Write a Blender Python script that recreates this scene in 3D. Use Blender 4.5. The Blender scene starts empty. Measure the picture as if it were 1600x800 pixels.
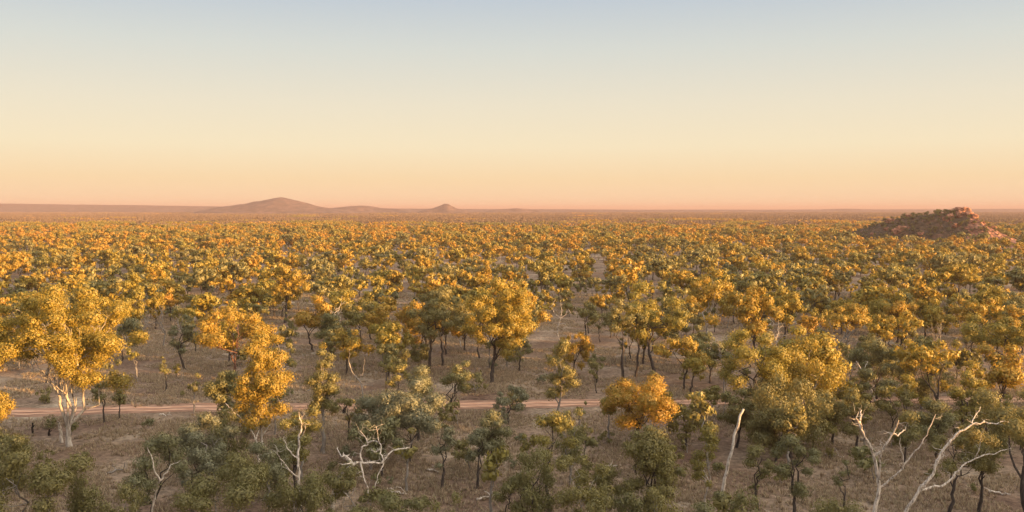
import bpy, math, random
import numpy as np
from mathutils import Vector, noise as mnoise

R = math.radians
SC = bpy.context.scene
COL = SC.collection

# ------------------------------------------------------------------ camera
F = 1385.0                      # focal length in photo pixels (photo 1600 wide)
HC = 22.0                       # eye height above the plain
PITCH = math.atan((400 - 326.5) / F)
cam_d = bpy.data.cameras.new('camera')
cam = bpy.data.objects.new('camera', cam_d)
COL.objects.link(cam)
cam_d.sensor_width = 36.0
cam_d.lens = 36.0 * F / 1600.0
cam_d.clip_start = 0.1
cam_d.clip_end = 120000.0
cam.location = (0, 0, HC)
cam.rotation_euler = (math.pi / 2 - PITCH, 0, 0)
SC.camera = cam

# ------------------------------------------------------------------ sky, sun, exposure
SUN_EL, SUN_AZ = 5.0, 62.0      # azimuth: degrees to the right of straight behind the camera
SX, SY = math.sin(R(SUN_AZ)), -math.cos(R(SUN_AZ))
EXPOSURE = 1.85
world = bpy.data.worlds.new('World')
SC.world = world
world.use_nodes = True
nt = world.node_tree
nt.nodes.clear()
wo = nt.nodes.new('ShaderNodeOutputWorld')
bg = nt.nodes.new('ShaderNodeBackground')
sky = nt.nodes.new('ShaderNodeTexSky')
sky.sky_type = 'NISHITA'
sky.sun_disc = False
sky.sun_elevation = R(SUN_EL)
sky.sun_rotation = math.atan2(SX, SY)
sky.altitude = 200
sky.air_density = 1.0
sky.dust_density = 1.6
sky.ozone_density = 1.5
bg.inputs['Strength'].default_value = 0.1
# evening colour of the air by elevation (direction of the sky, same for every ray)
tc = nt.nodes.new('ShaderNodeTexCoord')
sep = nt.nodes.new('ShaderNodeSeparateXYZ')
mr = nt.nodes.new('ShaderNodeMapRange')
mr.inputs['From Min'].default_value = 0.0
mr.inputs['From Max'].default_value = 0.5
ramp = nt.nodes.new('ShaderNodeValToRGB')
cr = ramp.color_ramp
SKY = [(0.000, (1.00, 0.74, 0.48)), (0.012, (0.99, 0.71, 0.45)), (0.066, (0.96, 0.73, 0.44)), (0.138, (0.94, 0.81, 0.56)),
       (0.23, (0.85, 0.78, 0.61)), (0.35, (0.69, 0.715, 0.66)), (0.46, (0.53, 0.605, 0.67)),
       (0.7, (0.62, 0.66, 0.70)), (1.0, (0.95, 0.97, 1.0))]  # highest stops, above the view, brightened to fill the shade
while len(cr.elements) < len(SKY):
    cr.elements.new(0.5)
for e, (p, c) in zip(cr.elements, SKY):
    e.position = p
    e.color = (*[k / 2 ** EXPOSURE for k in c], 1)
sc10 = nt.nodes.new('ShaderNodeMix')
sc10.data_type = 'RGBA'
sc10.blend_type = 'MULTIPLY'
sc10.inputs['Factor'].default_value = 1.0
sc10.inputs[7].default_value = (10, 10, 10, 1)
mix = nt.nodes.new('ShaderNodeMix')
mix.data_type = 'RGBA'
mix.inputs['Factor'].default_value = 0.97
L = nt.links.new
L(tc.outputs['Generated'], sep.inputs[0])
L(sep.outputs['Z'], mr.inputs['Value'])
L(mr.outputs['Result'], ramp.inputs['Fac'])
# the sky brightens warmly towards the low sun, behind and to the right of the camera
dt = nt.nodes.new('ShaderNodeVectorMath'); dt.operation = 'DOT_PRODUCT'
dt.inputs[1].default_value = (SX, SY, 0.1)
cl = nt.nodes.new('ShaderNodeMath'); cl.operation = 'MAXIMUM'; cl.inputs[1].default_value = 0.0
pw = nt.nodes.new('ShaderNodeMath'); pw.operation = 'POWER'; pw.inputs[1].default_value = 2.5
gl = nt.nodes.new('ShaderNodeVectorMath'); gl.operation = 'SCALE'; gl.inputs[0].default_value = (4.6, 3.8, 2.7)
a1 = nt.nodes.new('ShaderNodeVectorMath'); a1.operation = 'ADD'; a1.inputs[1].default_value = (1, 1, 1)
mg = nt.nodes.new('ShaderNodeVectorMath'); mg.operation = 'MULTIPLY'
L(tc.outputs['Generated'], dt.inputs[0]); L(dt.outputs['Value'], cl.inputs[0]); L(cl.outputs[0], pw.inputs[0])
L(pw.outputs[0], gl.inputs['Scale']); L(gl.outputs[0], a1.inputs[0])
L(ramp.outputs['Color'], mg.inputs[0]); L(a1.outputs[0], mg.inputs[1])
L(mg.outputs[0], sc10.inputs[6])
L(sky.outputs['Color'], mix.inputs[6])
L(sc10.outputs[2], mix.inputs[7])
L(mix.outputs[2], bg.inputs['Color'])
L(bg.outputs[0], wo.inputs['Surface'])

sun_d = bpy.data.lights.new('sun', 'SUN')
sun_d.energy = 5.0
sun_d.angle = R(0.5)
sun_d.color = (1.0, 0.56, 0.21)
sun = bpy.data.objects.new('sun', sun_d)
COL.objects.link(sun)
sun.location = (200, -80, 120)
tosun = Vector((SX * math.cos(R(SUN_EL)), SY * math.cos(R(SUN_EL)), math.sin(R(SUN_EL))))
sun.rotation_euler = (-tosun).to_track_quat('-Z', 'Y').to_euler()

vs = SC.view_settings
vs.view_transform = 'Standard'
vs.look = 'None'
vs.gamma = 1.0
vs.exposure = EXPOSURE
vs.use_curve_mapping = False

cy = SC.cycles
cy.max_bounces = 7
cy.diffuse_bounces = 5
cy.glossy_bounces = 1
cy.transmission_bounces = 5
cy.volume_bounces = 0
cy.transparent_max_bounces = 4
cy.use_denoising = True
cy.caustics_reflective = False
cy.caustics_refractive = False

# ------------------------------------------------------------------ helpers
def ray(px, py):
    u, v = (px - 800) / F, (400 - py) / F
    cp, sp = math.cos(PITCH), math.sin(PITCH)
    return (u, cp + v * sp, -sp + v * cp)

def ground_at(px, py):
    d = ray(px, py)
    t = -HC / d[2]
    return d[0] * t, d[1] * t

def at_depth(px, py, Y):
    d = ray(px, py)
    t = Y / d[1]
    return Vector((d[0] * t, Y, HC + d[2] * t))

def proj(x, y, z=0.0):
    cp, sp = math.cos(PITCH), math.sin(PITCH)
    dz = z - HC
    fw = y * cp - dz * sp
    up = y * sp + dz * cp
    return 800 + F * x / fw, 400 - F * up / fw

def smooth(a, b, x):
    t = np.clip((np.asarray(x, float) - a) / (b - a), 0, 1)
    return t * t * (3 - 2 * t)

_h = np.random.RandomState(5).rand(256, 256)
def vnoise(x, y):
    x, y = np.asarray(x, float), np.asarray(y, float)
    xi, yi = np.floor(x).astype(int), np.floor(y).astype(int)
    fx, fy = x - xi, y - yi
    fx, fy = fx * fx * (3 - 2 * fx), fy * fy * (3 - 2 * fy)
    g = lambda a, b: _h[a & 255, b & 255]
    return (g(xi, yi) * (1 - fx) + g(xi + 1, yi) * fx) * (1 - fy) + (g(xi, yi + 1) * (1 - fx) + g(xi + 1, yi + 1) * fx) * fy

def fbm(x, y, o=4):
    s, a, t = 0.0, 1.0, 0.0
    for i in range(o):
        s = s + a * vnoise(x * 2 ** i + 17.3 * i, y * 2 ** i + 9.1 * i)
        t += a
        a *= 0.5
    return s / t

CREST = 20.2
def terrain(x, y):
    """height of the ground: flat plain with faint swells, and the hill the camera stands on"""
    x, y = np.asarray(x, float), np.asarray(y, float)
    near = 1 - smooth(500, 1500, np.hypot(x, y))
    z = (fbm(x / 26, y / 26, 3) - 0.5) * 0.7 * near * smooth(35, 60, y)
    ends = smooth(-420, -300, x) * (1 - smooth(620, 760, x))
    knoll = 1 - smooth(14, 46, np.abs(x))          # the lookout itself juts out of the ridge
    front = 1 - smooth(0, 1, (y - (2.0 * knoll - 15.0 * (1 - knoll))) / (24.0 + 8 * (1 - knoll)))
    back = smooth(-90, -24, y)
    base = 20.4 * front * back
    crest = (CREST - 20.4 + 0.8 * smooth(148, 156, x) * (1 - smooth(162, 170, x)) - 1.2 * smooth(166, 172, x) * (1 - smooth(196, 204, x)) + 2.6 * smooth(206, 228, x) + (fbm(x / 34 + 3, x * 0 + 7.5, 3) - 0.5) * 3.0) * smooth(-4, -14, y) * smooth(-40, -18, y)
    crest = crest + (fbm(x / 5, y / 5, 3) - 0.5) * 1.6 * smooth(-4, -10, y) * smooth(-80, -40, y)
    return z + (base + crest) * ends

def tz(x, y):
    return float(terrain(x, y))

def mesh_from(name, v, faces_list, mats, smooth_shade=False, slots=None):
    """faces_list: list of int arrays (n,k). slots: material index per array"""
    me = bpy.data.meshes.new(name)
    v = np.asarray(v, np.float32)
    me.vertices.add(len(v))
    me.vertices.foreach_set('co', v.ravel())
    nl = sum(f.size for f in faces_list)
    nf = sum(len(f) for f in faces_list)
    me.loops.add(nl)
    me.polygons.add(nf)
    li = np.concatenate([f.ravel() for f in faces_list]).astype(np.int32)
    cnt = np.concatenate([np.full(len(f), f.shape[1]) for f in faces_list]).astype(np.int32)
    st = np.concatenate([[0], np.cumsum(cnt)[:-1]]).astype(np.int32)
    me.loops.foreach_set('vertex_index', li)
    me.polygons.foreach_set('loop_start', st)
    if slots is not None:
        mi = np.concatenate([np.full(len(f), s) for f, s in zip(faces_list, slots)]).astype(np.int32)
        me.polygons.foreach_set('material_index', mi)
    me.polygons.foreach_set('use_smooth', np.full(nf, smooth_shade))
    for m in mats:
        me.materials.append(m)
    me.update(calc_edges=True)
    me.validate()
    return me

def link(name, me, parent=None):
    o = bpy.data.objects.new(name, me)
    COL.objects.link(o)
    if parent is not None:
        o.parent = parent
    return o

def empty(name, loc, rz=0.0):
    o = bpy.data.objects.new(name, None)
    o.empty_display_size = 0.3
    o.location = loc
    o.rotation_euler = (0, 0, rz)
    COL.objects.link(o)
    return o

def tag(o, label=None, cat=None, group=None, kind=None):
    if label: o['label'] = label
    if cat: o['category'] = cat
    if group: o['group'] = group
    if kind: o['kind'] = kind
    return o

class Tubes:
    def __init__(self):
        self.v, self.f, self.n = [], [], 0
    def add(self, pts, rad, sides=6, cap=True):
        pts = np.asarray(pts, float)
        rad = np.asarray(rad, float)
        m = len(pts)
        d = np.gradient(pts, axis=0)
        d /= np.linalg.norm(d, axis=1)[:, None] + 1e-9
        ref = np.array([0.3, 0.9, 0.2]) if abs(d[0][2]) > 0.8 else np.array([0, 0, 1.0])
        a = np.cross(d, ref)
        a /= np.linalg.norm(a, axis=1)[:, None] + 1e-9
        b = np.cross(d, a)
        t = np.linspace(0, 2 * np.pi, sides, endpoint=False)
        ring = pts[:, None, :] + rad[:, None, None] * (np.cos(t)[None, :, None] * a[:, None, :] + np.sin(t)[None, :, None] * b[:, None, :])
        self.v.append(ring.reshape(-1, 3))
        i = np.arange(m - 1)[:, None] * sides + np.arange(sides)[None, :]
        j = np.arange(m - 1)[:, None] * sides + (np.arange(sides)[None, :] + 1) % sides
        q = np.stack([i, j, j + sides, i + sides], -1).reshape(-1, 4) + self.n
        self.f.append(q)
        self.n += m * sides
    def mesh(self, name, mat):
        return mesh_from(name, np.concatenate(self.v), [np.concatenate(self.f)], [mat], True)

def wob(rng, a, b, n=6, amp=0.08, sag=0.0):
    """a crooked path from a to b"""
    a, b = np.asarray(a, float), np.asarray(b, float)
    t = np.linspace(0, 1, n)[:, None]
    p = a + (b - a) * t
    ln = np.linalg.norm(b - a)
    off = rng.normal(0, amp * ln, (n, 3))
    off[0] = 0
    off[-1] = 0
    p = p + off * np.minimum(1, 4 * t * (1 - t) + 0.1)
    p[:, 2] += (sag * ln * 4 * t * (1 - t))[:, 0]
    return p

# ------------------------------------------------------------------ materials
def mat_new(name):
    m = bpy.data.materials.new(name)
    m.use_nodes = True
    m.node_tree.nodes.clear()
    return m, m.node_tree

def node(nt, t, **kw):
    n = nt.nodes.new(t)
    for k, v in kw.items():
        setattr(n, k, v)
    return n

def leaf_material():
    m, nt = mat_new('leaf')
    L = nt.links.new
    out = node(nt, 'ShaderNodeOutputMaterial')
    at = node(nt, 'ShaderNodeAttribute', attribute_type='INSTANCER', attribute_name='tone')
    geo = node(nt, 'ShaderNodeNewGeometry')
    # each leaf differs a little from its neighbours in hue and tone
    j = node(nt, 'ShaderNodeMath', operation='MULTIPLY_ADD')
    j.inputs[1].default_value = 0.16
    j.inputs[2].default_value = -0.08
    L(geo.outputs['Random Per Island'], j.inputs[0])
    s = node(nt, 'ShaderNodeMath', operation='ADD', use_clamp=True)
    L(at.outputs['Fac'], s.inputs[0])
    L(j.outputs[0], s.inputs[1])
    r = node(nt, 'ShaderNodeValToRGB')
    ER = r.color_ramp
    stops = [(0.0, (0.215, 0.210, 0.135)), (0.2, (0.190, 0.182, 0.092)), (0.4, (0.178, 0.162, 0.056)), (0.55, (0.215, 0.182, 0.068)),
             (0.72, (0.252, 0.208, 0.038)), (0.86, (0.345, 0.234, 0.038)), (1.0, (0.46, 0.238, 0.042))]
    while len(ER.elements) < len(stops):
        ER.elements.new(0.5)
    for e, (p, c) in zip(ER.elements, stops):
        e.position = p
        e.color = (*c, 1)
    L(s.outputs[0], r.inputs['Fac'])
    hs = node(nt, 'ShaderNodeHueSaturation')
    v = node(nt, 'ShaderNodeMapRange')
    v.inputs['To Min'].default_value = 0.78
    v.inputs['To Max'].default_value = 1.25
    fr = node(nt, 'ShaderNodeMath', operation='MULTIPLY')
    fr.inputs[1].default_value = 7.31
    fr2 = node(nt, 'ShaderNodeMath', operation='FRACT')
    L(geo.outputs['Random Per Island'], fr.inputs[0])
    L(fr.outputs[0], fr2.inputs[0])
    L(fr2.outputs[0], v.inputs['Value'])
    L(v.outputs['Result'], hs.inputs['Value'])
    L(r.outputs['Color'], hs.inputs['Color'])
    df = node(nt, 'ShaderNodeBsdfDiffuse')
    tr = node(nt, 'ShaderNodeBsdfTranslucent')
    gl = node(nt, 'ShaderNodeBsdfGlossy')
    gl.inputs['Roughness'].default_value = 0.5
    gl.inputs['Color'].default_value = (0.8, 0.8, 0.8, 1)
    L(hs.outputs['Color'], df.inputs['Color'])
    L(hs.outputs['Color'], tr.inputs['Color'])
    m1 = node(nt, 'ShaderNodeMixShader')
    m1.inputs[0].default_value = 0.32
    L(df.outputs[0], m1.inputs[1])
    L(tr.outputs[0], m1.inputs[2])
    m2 = node(nt, 'ShaderNodeMixShader')
    m2.inputs[0].default_value = 0.03
    L(m1.outputs[0], m2.inputs[1])
    L(gl.outputs[0], m2.inputs[2])
    L(m2.outputs[0], out.inputs['Surface'])
    return m

def noisy(name, c1, c2, scale=(3, 3, 3), detail=6, rough=0.9, bump=0.0, c3=None, coord='Object', lo=0.35, hi=0.65):
    m, nt = mat_new(name)
    L = nt.links.new
    out = node(nt, 'ShaderNodeOutputMaterial')
    bs = node(nt, 'ShaderNodeBsdfPrincipled')
    bs.inputs['Roughness'].default_value = rough
    bs.inputs['Specular IOR Level'].default_value = 0.2
    tc = node(nt, 'ShaderNodeTexCoord')
    mp = node(nt, 'ShaderNodeMapping')
    mp.inputs['Scale'].default_value = scale
    nz = node(nt, 'ShaderNodeTexNoise')
    nz.inputs['Scale'].default_value = 1.0
    nz.inputs['Detail'].default_value = detail
    nz.inputs['Roughness'].default_value = 0.65
    r = node(nt, 'ShaderNodeValToRGB')
    r.color_ramp.elements[0].position = lo
    r.color_ramp.elements[0].color = (*c1, 1)
    r.color_ramp.elements[1].position = hi
    r.color_ramp.elements[1].color = (*c2, 1)
    if c3:
        e = r.color_ramp.elements.new((lo + hi) / 2)
        e.color = (*c3, 1)
    L(tc.outputs[coord], mp.inputs[0])
    L(mp.outputs[0], nz.inputs['Vector'])
    L(nz.outputs['Fac'], r.inputs['Fac'])
    L(r.outputs['Color'], bs.inputs['Base Color'])
    if bump:
        b = node(nt, 'ShaderNodeBump')
        b.inputs['Strength'].default_value = bump
        b.inputs['Distance'].default_value = 0.1
        L(nz.outputs['Fac'], b.inputs['Height'])
        L(b.outputs[0], bs.inputs['Normal'])
    L(bs.outputs[0], out.inputs['Surface'])
    return m

LEAF = leaf_material()
HAZELEAF = noisy('haze_tinted_foliage', (0.115, 0.082, 0.052), (0.255, 0.175, 0.112), (0.9, 0.9, 0.9), detail=3)  # far leaf colour with haze tint painted in, mixed with grass and bark
BARK = {
    'white': noisy('white_bark', (0.20, 0.16, 0.13), (0.54, 0.48, 0.42), (4, 4, 1.2), bump=0.3),
    'dark': noisy('dark_bark', (0.030, 0.024, 0.022), (0.085, 0.068, 0.058), (6, 6, 2), bump=0.6),
    'red': noisy('red_brown_bark', (0.085, 0.042, 0.032), (0.19, 0.105, 0.075), (5, 5, 1.5), bump=0.5),
    'grey': noisy('grey_bark', (0.13, 0.11, 0.095), (0.30, 0.265, 0.235), (5, 5, 1.5), bump=0.5),
    'dead': noisy('bleached_dead_wood', (0.15, 0.115, 0.09), (0.66, 0.57, 0.49), (7, 7, 2.5), bump=0.5, lo=.34, hi=.56),
    'char': noisy('charred_wood', (0.008, 0.007, 0.007), (0.03, 0.024, 0.02), (8, 8, 8), bump=0.8),
}

def ground_material():
    m, nt = mat_new('dry_savannah_ground')
    L = nt.links.new
    out = node(nt, 'ShaderNodeOutputMaterial')
    bs = node(nt, 'ShaderNodeBsdfPrincipled')
    bs.inputs['Roughness'].default_value = 1.0
    bs.inputs['Specular IOR Level'].default_value = 0.05
    tc = node(nt, 'ShaderNodeTexCoord')
    def nz(sc, det=6, rough=0.6):
        n = node(nt, 'ShaderNodeTexNoise')
        n.inputs['Scale'].default_value = sc
        n.inputs['Detail'].default_value = det
        n.inputs['Roughness'].default_value = rough
        L(tc.outputs['Object'], n.inputs['Vector'])
        return n
    def rmp(src, stops):
        r = node(nt, 'ShaderNodeValToRGB')
        while len(r.color_ramp.elements) < len(stops):
            r.color_ramp.elements.new(0.5)
        for e, (p, c) in zip(r.color_ramp.elements, stops):
            e.position = p
            e.color = (*c, 1)
        L(src.outputs['Fac'], r.inputs['Fac'])
        return r
    a = rmp(nz(0.085, 5), [(0.30, (0.125, 0.078, 0.057)), (0.43, (0.20, 0.135, 0.096)), (0.56, (0.275, 0.202, 0.145)), (0.68, (0.40, 0.318, 0.235))])
    b = rmp(nz(1.7, 8, 0.75), [(0.30, (0.32, 0.31, 0.30)), (0.50, (0.90, 0.90, 0.90)), (0.70, (1.55, 1.50, 1.42))])
    mx = node(nt, 'ShaderNodeMix', data_type='RGBA', blend_type='MULTIPLY')
    mx.inputs['Factor'].default_value = 1.0
    L(a.outputs[0], mx.inputs[6])
    L(b.outputs[0], mx.inputs[7])
    # far plain: the tree cover of the country beyond the modelled woodland
    wd = rmp(nz(0.006, 10, 0.7), [(0.35, (0.085, 0.075, 0.032)), (0.5, (0.14, 0.105, 0.05)), (0.66, (0.22, 0.155, 0.09))])
    geo = node(nt, 'ShaderNodeNewGeometry')
    ln = node(nt, 'ShaderNodeVectorMath', operation='LENGTH')
    L(geo.outputs['Position'], ln.inputs[0])
    mr = node(nt, 'ShaderNodeMapRange')
    mr.inputs['From Min'].default_value = 1500
    mr.inputs['From Max'].default_value = 6500
    L(ln.outputs['Value'], mr.inputs['Value'])
    m3 = node(nt, 'ShaderNodeMix', data_type='RGBA')
    L(mr.outputs['Result'], m3.inputs['Factor'])
    L(mx.outputs[2], m3.inputs[6])
    L(wd.outputs[0], m3.inputs[7])
    L(m3.outputs[2], bs.inputs['Base Color'])
    bp = node(nt, 'ShaderNodeBump')
    bp.inputs['Strength'].default_value = 0.5
    bp.inputs['Distance'].default_value = 0.25
    L(nz(2.6, 8, 0.7).outputs['Fac'], bp.inputs['Height'])
    L(bp.outputs[0], bs.inputs['Normal'])
    L(bs.outputs[0], out.inputs['Surface'])
    return m

GROUND = ground_material()
TRACKM = noisy('red_dirt', (0.38, 0.19, 0.115), (0.62, 0.39, 0.27), (0.5, 3.0, 1), c3=(0.50, 0.28, 0.18))
VERGE = noisy('bare_red_soil_verge', (0.22, 0.115, 0.075), (0.36, 0.22, 0.145), (0.6, 1.5, 1))
GRASSM = None

def grass_material():
    m, nt = mat_new('dry_grass_blade')
    L = nt.links.new
    out = node(nt, 'ShaderNodeOutputMaterial')
    geo = node(nt, 'ShaderNodeNewGeometry')
    r = node(nt, 'ShaderNodeValToRGB')
    st = [(0.0, (0.22, 0.15, 0.10)), (0.45, (0.36, 0.268, 0.18)), (0.8, (0.50, 0.40, 0.28)), (1.0, (0.27, 0.24, 0.13))]
    while len(r.color_ramp.elements) < len(st):
        r.color_ramp.elements.new(0.5)
    for e, (p, c) in zip(r.color_ramp.elements, st):
        e.position = p
        e.color = (*c, 1)
    L(geo.outputs['Random Per Island'], r.inputs['Fac'])
    d = node(nt, 'ShaderNodeBsdfDiffuse')
    t = node(nt, 'ShaderNodeBsdfTranslucent')
    ms = node(nt, 'ShaderNodeMixShader')
    ms.inputs[0].default_value = 0.3
    L(r.outputs[0], d.inputs[0])
    L(r.outputs[0], t.inputs[0])
    L(d.outputs[0], ms.inputs[1])
    L(t.outputs[0], ms.inputs[2])
    L(ms.outputs[0], out.inputs['Surface'])
    return m
GRASSM = grass_material()

# ------------------------------------------------------------------ ground
def build_ground():
    near = np.concatenate([np.arange(-120, 200, 2.0), np.arange(200, 520, 8.0)])
    ypos = np.concatenate([[-30000, -12000, -5000, -2000, -900, -400, -220, -160], near,
                           np.geomspace(520, 33000, 46)])
    xs = np.concatenate([-np.geomspace(30000, 260, 26), np.arange(-255, 256, 3.0), np.arange(262, 800, 8.0), np.geomspace(820, 30000, 22)])
    X, Y = np.meshgrid(xs, ypos)
    Z = terrain(X, Y)
    nx, ny = len(xs), len(ypos)
    i = (np.arange(ny - 1)[:, None] * nx + np.arange(nx - 1)[None, :])
    q = np.stack([i, i + 1, i + nx + 1, i + nx], -1).reshape(-1, 4)
    o = link('ground', mesh_from('ground', np.stack([X, Y, Z], -1).reshape(-1, 3), [q], [GROUND], True))
    tag(o, kind='structure')
build_ground()

# the dirt track crosses the view; pixel samples of its middle line on the ground
TRACK = [ground_at(px, py) for px, py in ((-420, 660), (-150, 649), (0, 643.5), (160, 640.5), (340, 638.3), (520, 637), (700, 634.5), (830, 633), (950, 631), (1150, 630), (1380, 629), (1600, 627), (2000, 620))]
def track_y(x):
    return np.interp(x, [p[0] for p in TRACK], [p[1] for p in TRACK]) + 0.35 * np.sin(np.asarray(x) / 9.0)

def build_track():
    xs = np.arange(-110, 150, 0.8)
    yc = track_y(xs)
    def strip(name, mat, o0, o1, lift, kx):
        cols = []
        ks = np.linspace(o0, o1, 5)
        for k in ks:
            ed = (vnoise(xs / 1.7, k * 3 + kx + xs * 0) - 0.5) * 0.7 * (abs(k - o0) < 1e-6 or abs(k - o1) < 1e-6)
            y = yc + k + ed
            cols.append(np.stack([xs, y, terrain(xs, y) + lift], -1))
        v = np.stack(cols, 1).reshape(-1, 3)
        n = 5
        i = np.arange(len(xs) - 1)[:, None] * n + np.arange(n - 1)[None, :]
        q = np.stack([i, i + n, i + n + 1, i + 1], -1).reshape(-1, 4)
        o = link(name, mesh_from(name, v, [q], [mat], True))
        tag(o, kind='structure')
    strip('track_verge', VERGE, -1.7, 2.4, 0.03, 1.0)
    strip('dirt_track', TRACKM, -1.05, 1.2, 0.06, 5.0)
    strip('track_crown', VERGE, -0.15, 0.2, 0.085, 9.0)
build_track()

# ------------------------------------------------------------------ distant hills
HILLM = noisy('wooded_hill', (0.055, 0.036, 0.032), (0.16, 0.095, 0.078), (0.035, 0.035, 0.07), detail=10, c3=(0.09, 0.06, 0.05))
def hill_mesh(name, Y, prof, depth, seed, rough=0.05, step=None, mat=None):
    """a hill standing at distance Y with the given skyline; depth is its front-to-back size"""
    gy = proj(0, Y)[1] + 0.4
    prof = [(prof[0][0] - 34, gy), (prof[0][0] - 14, prof[0][1] * .45 + gy * .55)] + prof + [(prof[-1][0] + 14, prof[-1][1] * .45 + gy * .55), (prof[-1][0] + 34, gy)]
    px = np.array([p[0] for p in prof], float)
    zz = np.array([max(0.0, at_depth(p[0], p[1], Y).z) for p in prof])
    xx = (px - 800) / F * Y / math.cos(PITCH)
    n = 130
    xs = np.linspace(xx[0], xx[-1], n)
    h = np.interp(xs, xx, zz)
    k = np.array([1, 2, 3, 2, 1]) / 9.0
    h = np.convolve(np.pad(h, 2, 'edge'), k, 'valid')
    m = 41
    v = np.linspace(-1, 1, m)
    X, V = np.meshgrid(xs, v)
    prof2 = np.cos(V * np.pi / 2) ** 1.2
    size = depth
    nz = fbm(X / (size * 0.22) + seed, V * 4.0 + seed * 1.7, 4) - 0.5
    fine = fbm(X / (size * 0.05) + seed, V * 18.0 + seed, 3) - 0.5
    H = np.maximum(h[None, :], 0)
    Z = H * prof2 * (1 + nz * 0.55 * (1 - prof2)) + fine * rough * zz.max() * (H > 0.5) * np.minimum(1, prof2 * 4)
    bend = (fbm(X / (size * 0.5) + seed * 3, X * 0 + 4.0, 2) - 0.5) * size * 0.25
    P = np.stack([X, Y + V * depth / 2 + bend, Z - 1.5], -1).reshape(-1, 3)
    i = np.arange(m - 1)[:, None] * n + np.arange(n - 1)[None, :]
    q = np.stack([i, i + 1, i + n + 1, i + n], -1).reshape(-1, 4)
    o = link(name, mesh_from(name, P, [q], [mat or HILLM], True))
    tag(o, kind='structure')
    return o

hill_mesh('distant_ridge', 5000, [(-300, 315), (-150, 316.5), (0, 317.5), (100, 319), (200, 320), (280, 321.3), (350, 322.3), (420, 323.5), (520, 324.8), (640, 325.6), (760, 326.3), (900, 326.7), (990, 327)], 1200, 3.0, 0.02)
hill_mesh('wooded_hill', 3500, [(338, 326.5), (354, 323), (380, 319.5), (405, 314.8), (425, 311), (441, 307.8), (455, 310.3), (470, 314.3), (486, 318.5), (500, 322.5), (518, 325.3), (540, 327)], 560, 8.0, 0.09)
hill_mesh('low_hill', 4000, [(505, 326.5), (530, 323.8), (550, 321.6), (568, 320.6), (582, 322), (597, 324.6), (625, 326)], 340, 14.0, 0.05)
hill_mesh('cone_hill', 3800, [(664, 327), (676, 325), (686, 321.5), (694, 317.8), (700, 318.0), (707, 321.8), (714, 325.2), (724, 327)], 200, 21.0, 0.05)
hill_mesh('low_rise', 4200, [(770, 327), (790, 326), (806, 324.9), (818, 325.8), (840, 327)], 230, 27.0, 0.05)
hill_mesh('distant_plateau', 5200, [(780, 329), (830, 327.2), (900, 326.8), (1000, 327.2), (1100, 327.0), (1200, 327.2), (1290, 326.8), (1312, 325.6), (1340, 325.6), (1362, 326.8), (1480, 326.4), (1560, 325.9), (1700, 325.6), (1900, 326)], 800, 33.0, 0.02)

# ------------------------------------------------------------------ the rocky butte
ROCK = noisy('red_sandstone', (0.10, 0.045, 0.032), (0.52, 0.24, 0.145), (0.35, 0.35, 0.8), detail=9, c3=(0.27, 0.125, 0.078), bump=0.4)
SCREE = noisy('shaded_scrub_scree', (0.020, 0.019, 0.013), (0.20, 0.09, 0.06), (0.22, 0.22, 0.22), detail=9, c3=(0.085, 0.058, 0.036), hi=.72, bump=0.4)  # scrub and scree, darkened to paint in the shaded face
BY = 560.0
BPROF = [(1308, 381), (1326, 368), (1342, 359), (1366, 352), (1384, 345.5), (1394, 341.8), (1405, 341), (1431, 336), (1459, 332.6), (1470, 331.8), (1484, 331.5), (1495, 330), (1506, 330), (1513, 337), (1525, 346.5), (1542, 356), (1553, 364), (1566, 372), (1578, 381)]
butte_z = None
BXC = (1450 - 800) / F * BY
def build_butte():
    global butte_z
    px = np.array([p[0] for p in BPROF], float)
    zz = np.array([max(0.0, at_depth(p[0], p[1], BY).z) for p in BPROF])
    u = (px - 800) / F
    xx = u * (BY + .8 * BXC) / (1 + .8 * u)
    zz = np.array([max(0.0, at_depth(p[0], p[1], BY - .8 * (x_ - BXC)).z) for p, x_ in zip(BPROF, xx)])
    n, m = 150, 90
    xs = np.linspace(xx[0], xx[-1], n)
    h = np.interp(xs, xx, zz)
    v = np.linspace(-1, 1, m)
    def height(X, V):
        H = np.interp(X, xs, h)
        c = np.clip(np.cos(V * np.pi / 2), 0, 1) ** 0.9
        rr = fbm(X / 9 + 4, V * 5 + 2, 4) - 0.5
        rid = np.abs(fbm(X / 4.5 + 9, V * 9 + 1, 3) - 0.5) * 2
        return H * c * (1 + rr * 0.5 * (1 - c)) + (rid * 3.6 - 1.3) * np.minimum(1, H / 6) * np.minimum(1, c * 3) * (1 - 0.75 * c)
    X, V = np.meshgrid(xs, v)
    Z = height(X, V)
    P = np.stack([X, BY + V * 38 - 0.8 * (X - BXC), Z - 0.4], -1).reshape(-1, 3)
    i = np.arange(m - 1)[:, None] * n + np.arange(n - 1)[None, :]
    q = np.stack([i, i + 1, i + n + 1, i + n], -1).reshape(-1, 4)
    ctr = P[q].mean(1)
    bare = (ctr[:, 0] - (1511 - 800) / F * ctr[:, 1] + 4.0 * (vnoise(ctr[:, 1] / 3.0, ctr[:, 2] / 2.0) - .5)) > 0  # right slope gets brighter rock, painting its sunlit side
    o = link('rocky_hill', mesh_from('rocky_hill', P, [q[~bare], q[bare]], [SCREE, ROCK], False, [0, 1]))
    tag(o, kind='structure')
    butte_z = lambda x, y: float(height(np.array(x), np.array((y - BY + 0.8 * (x - BXC)) / 38.0))) - 0.4
build_butte()

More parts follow.
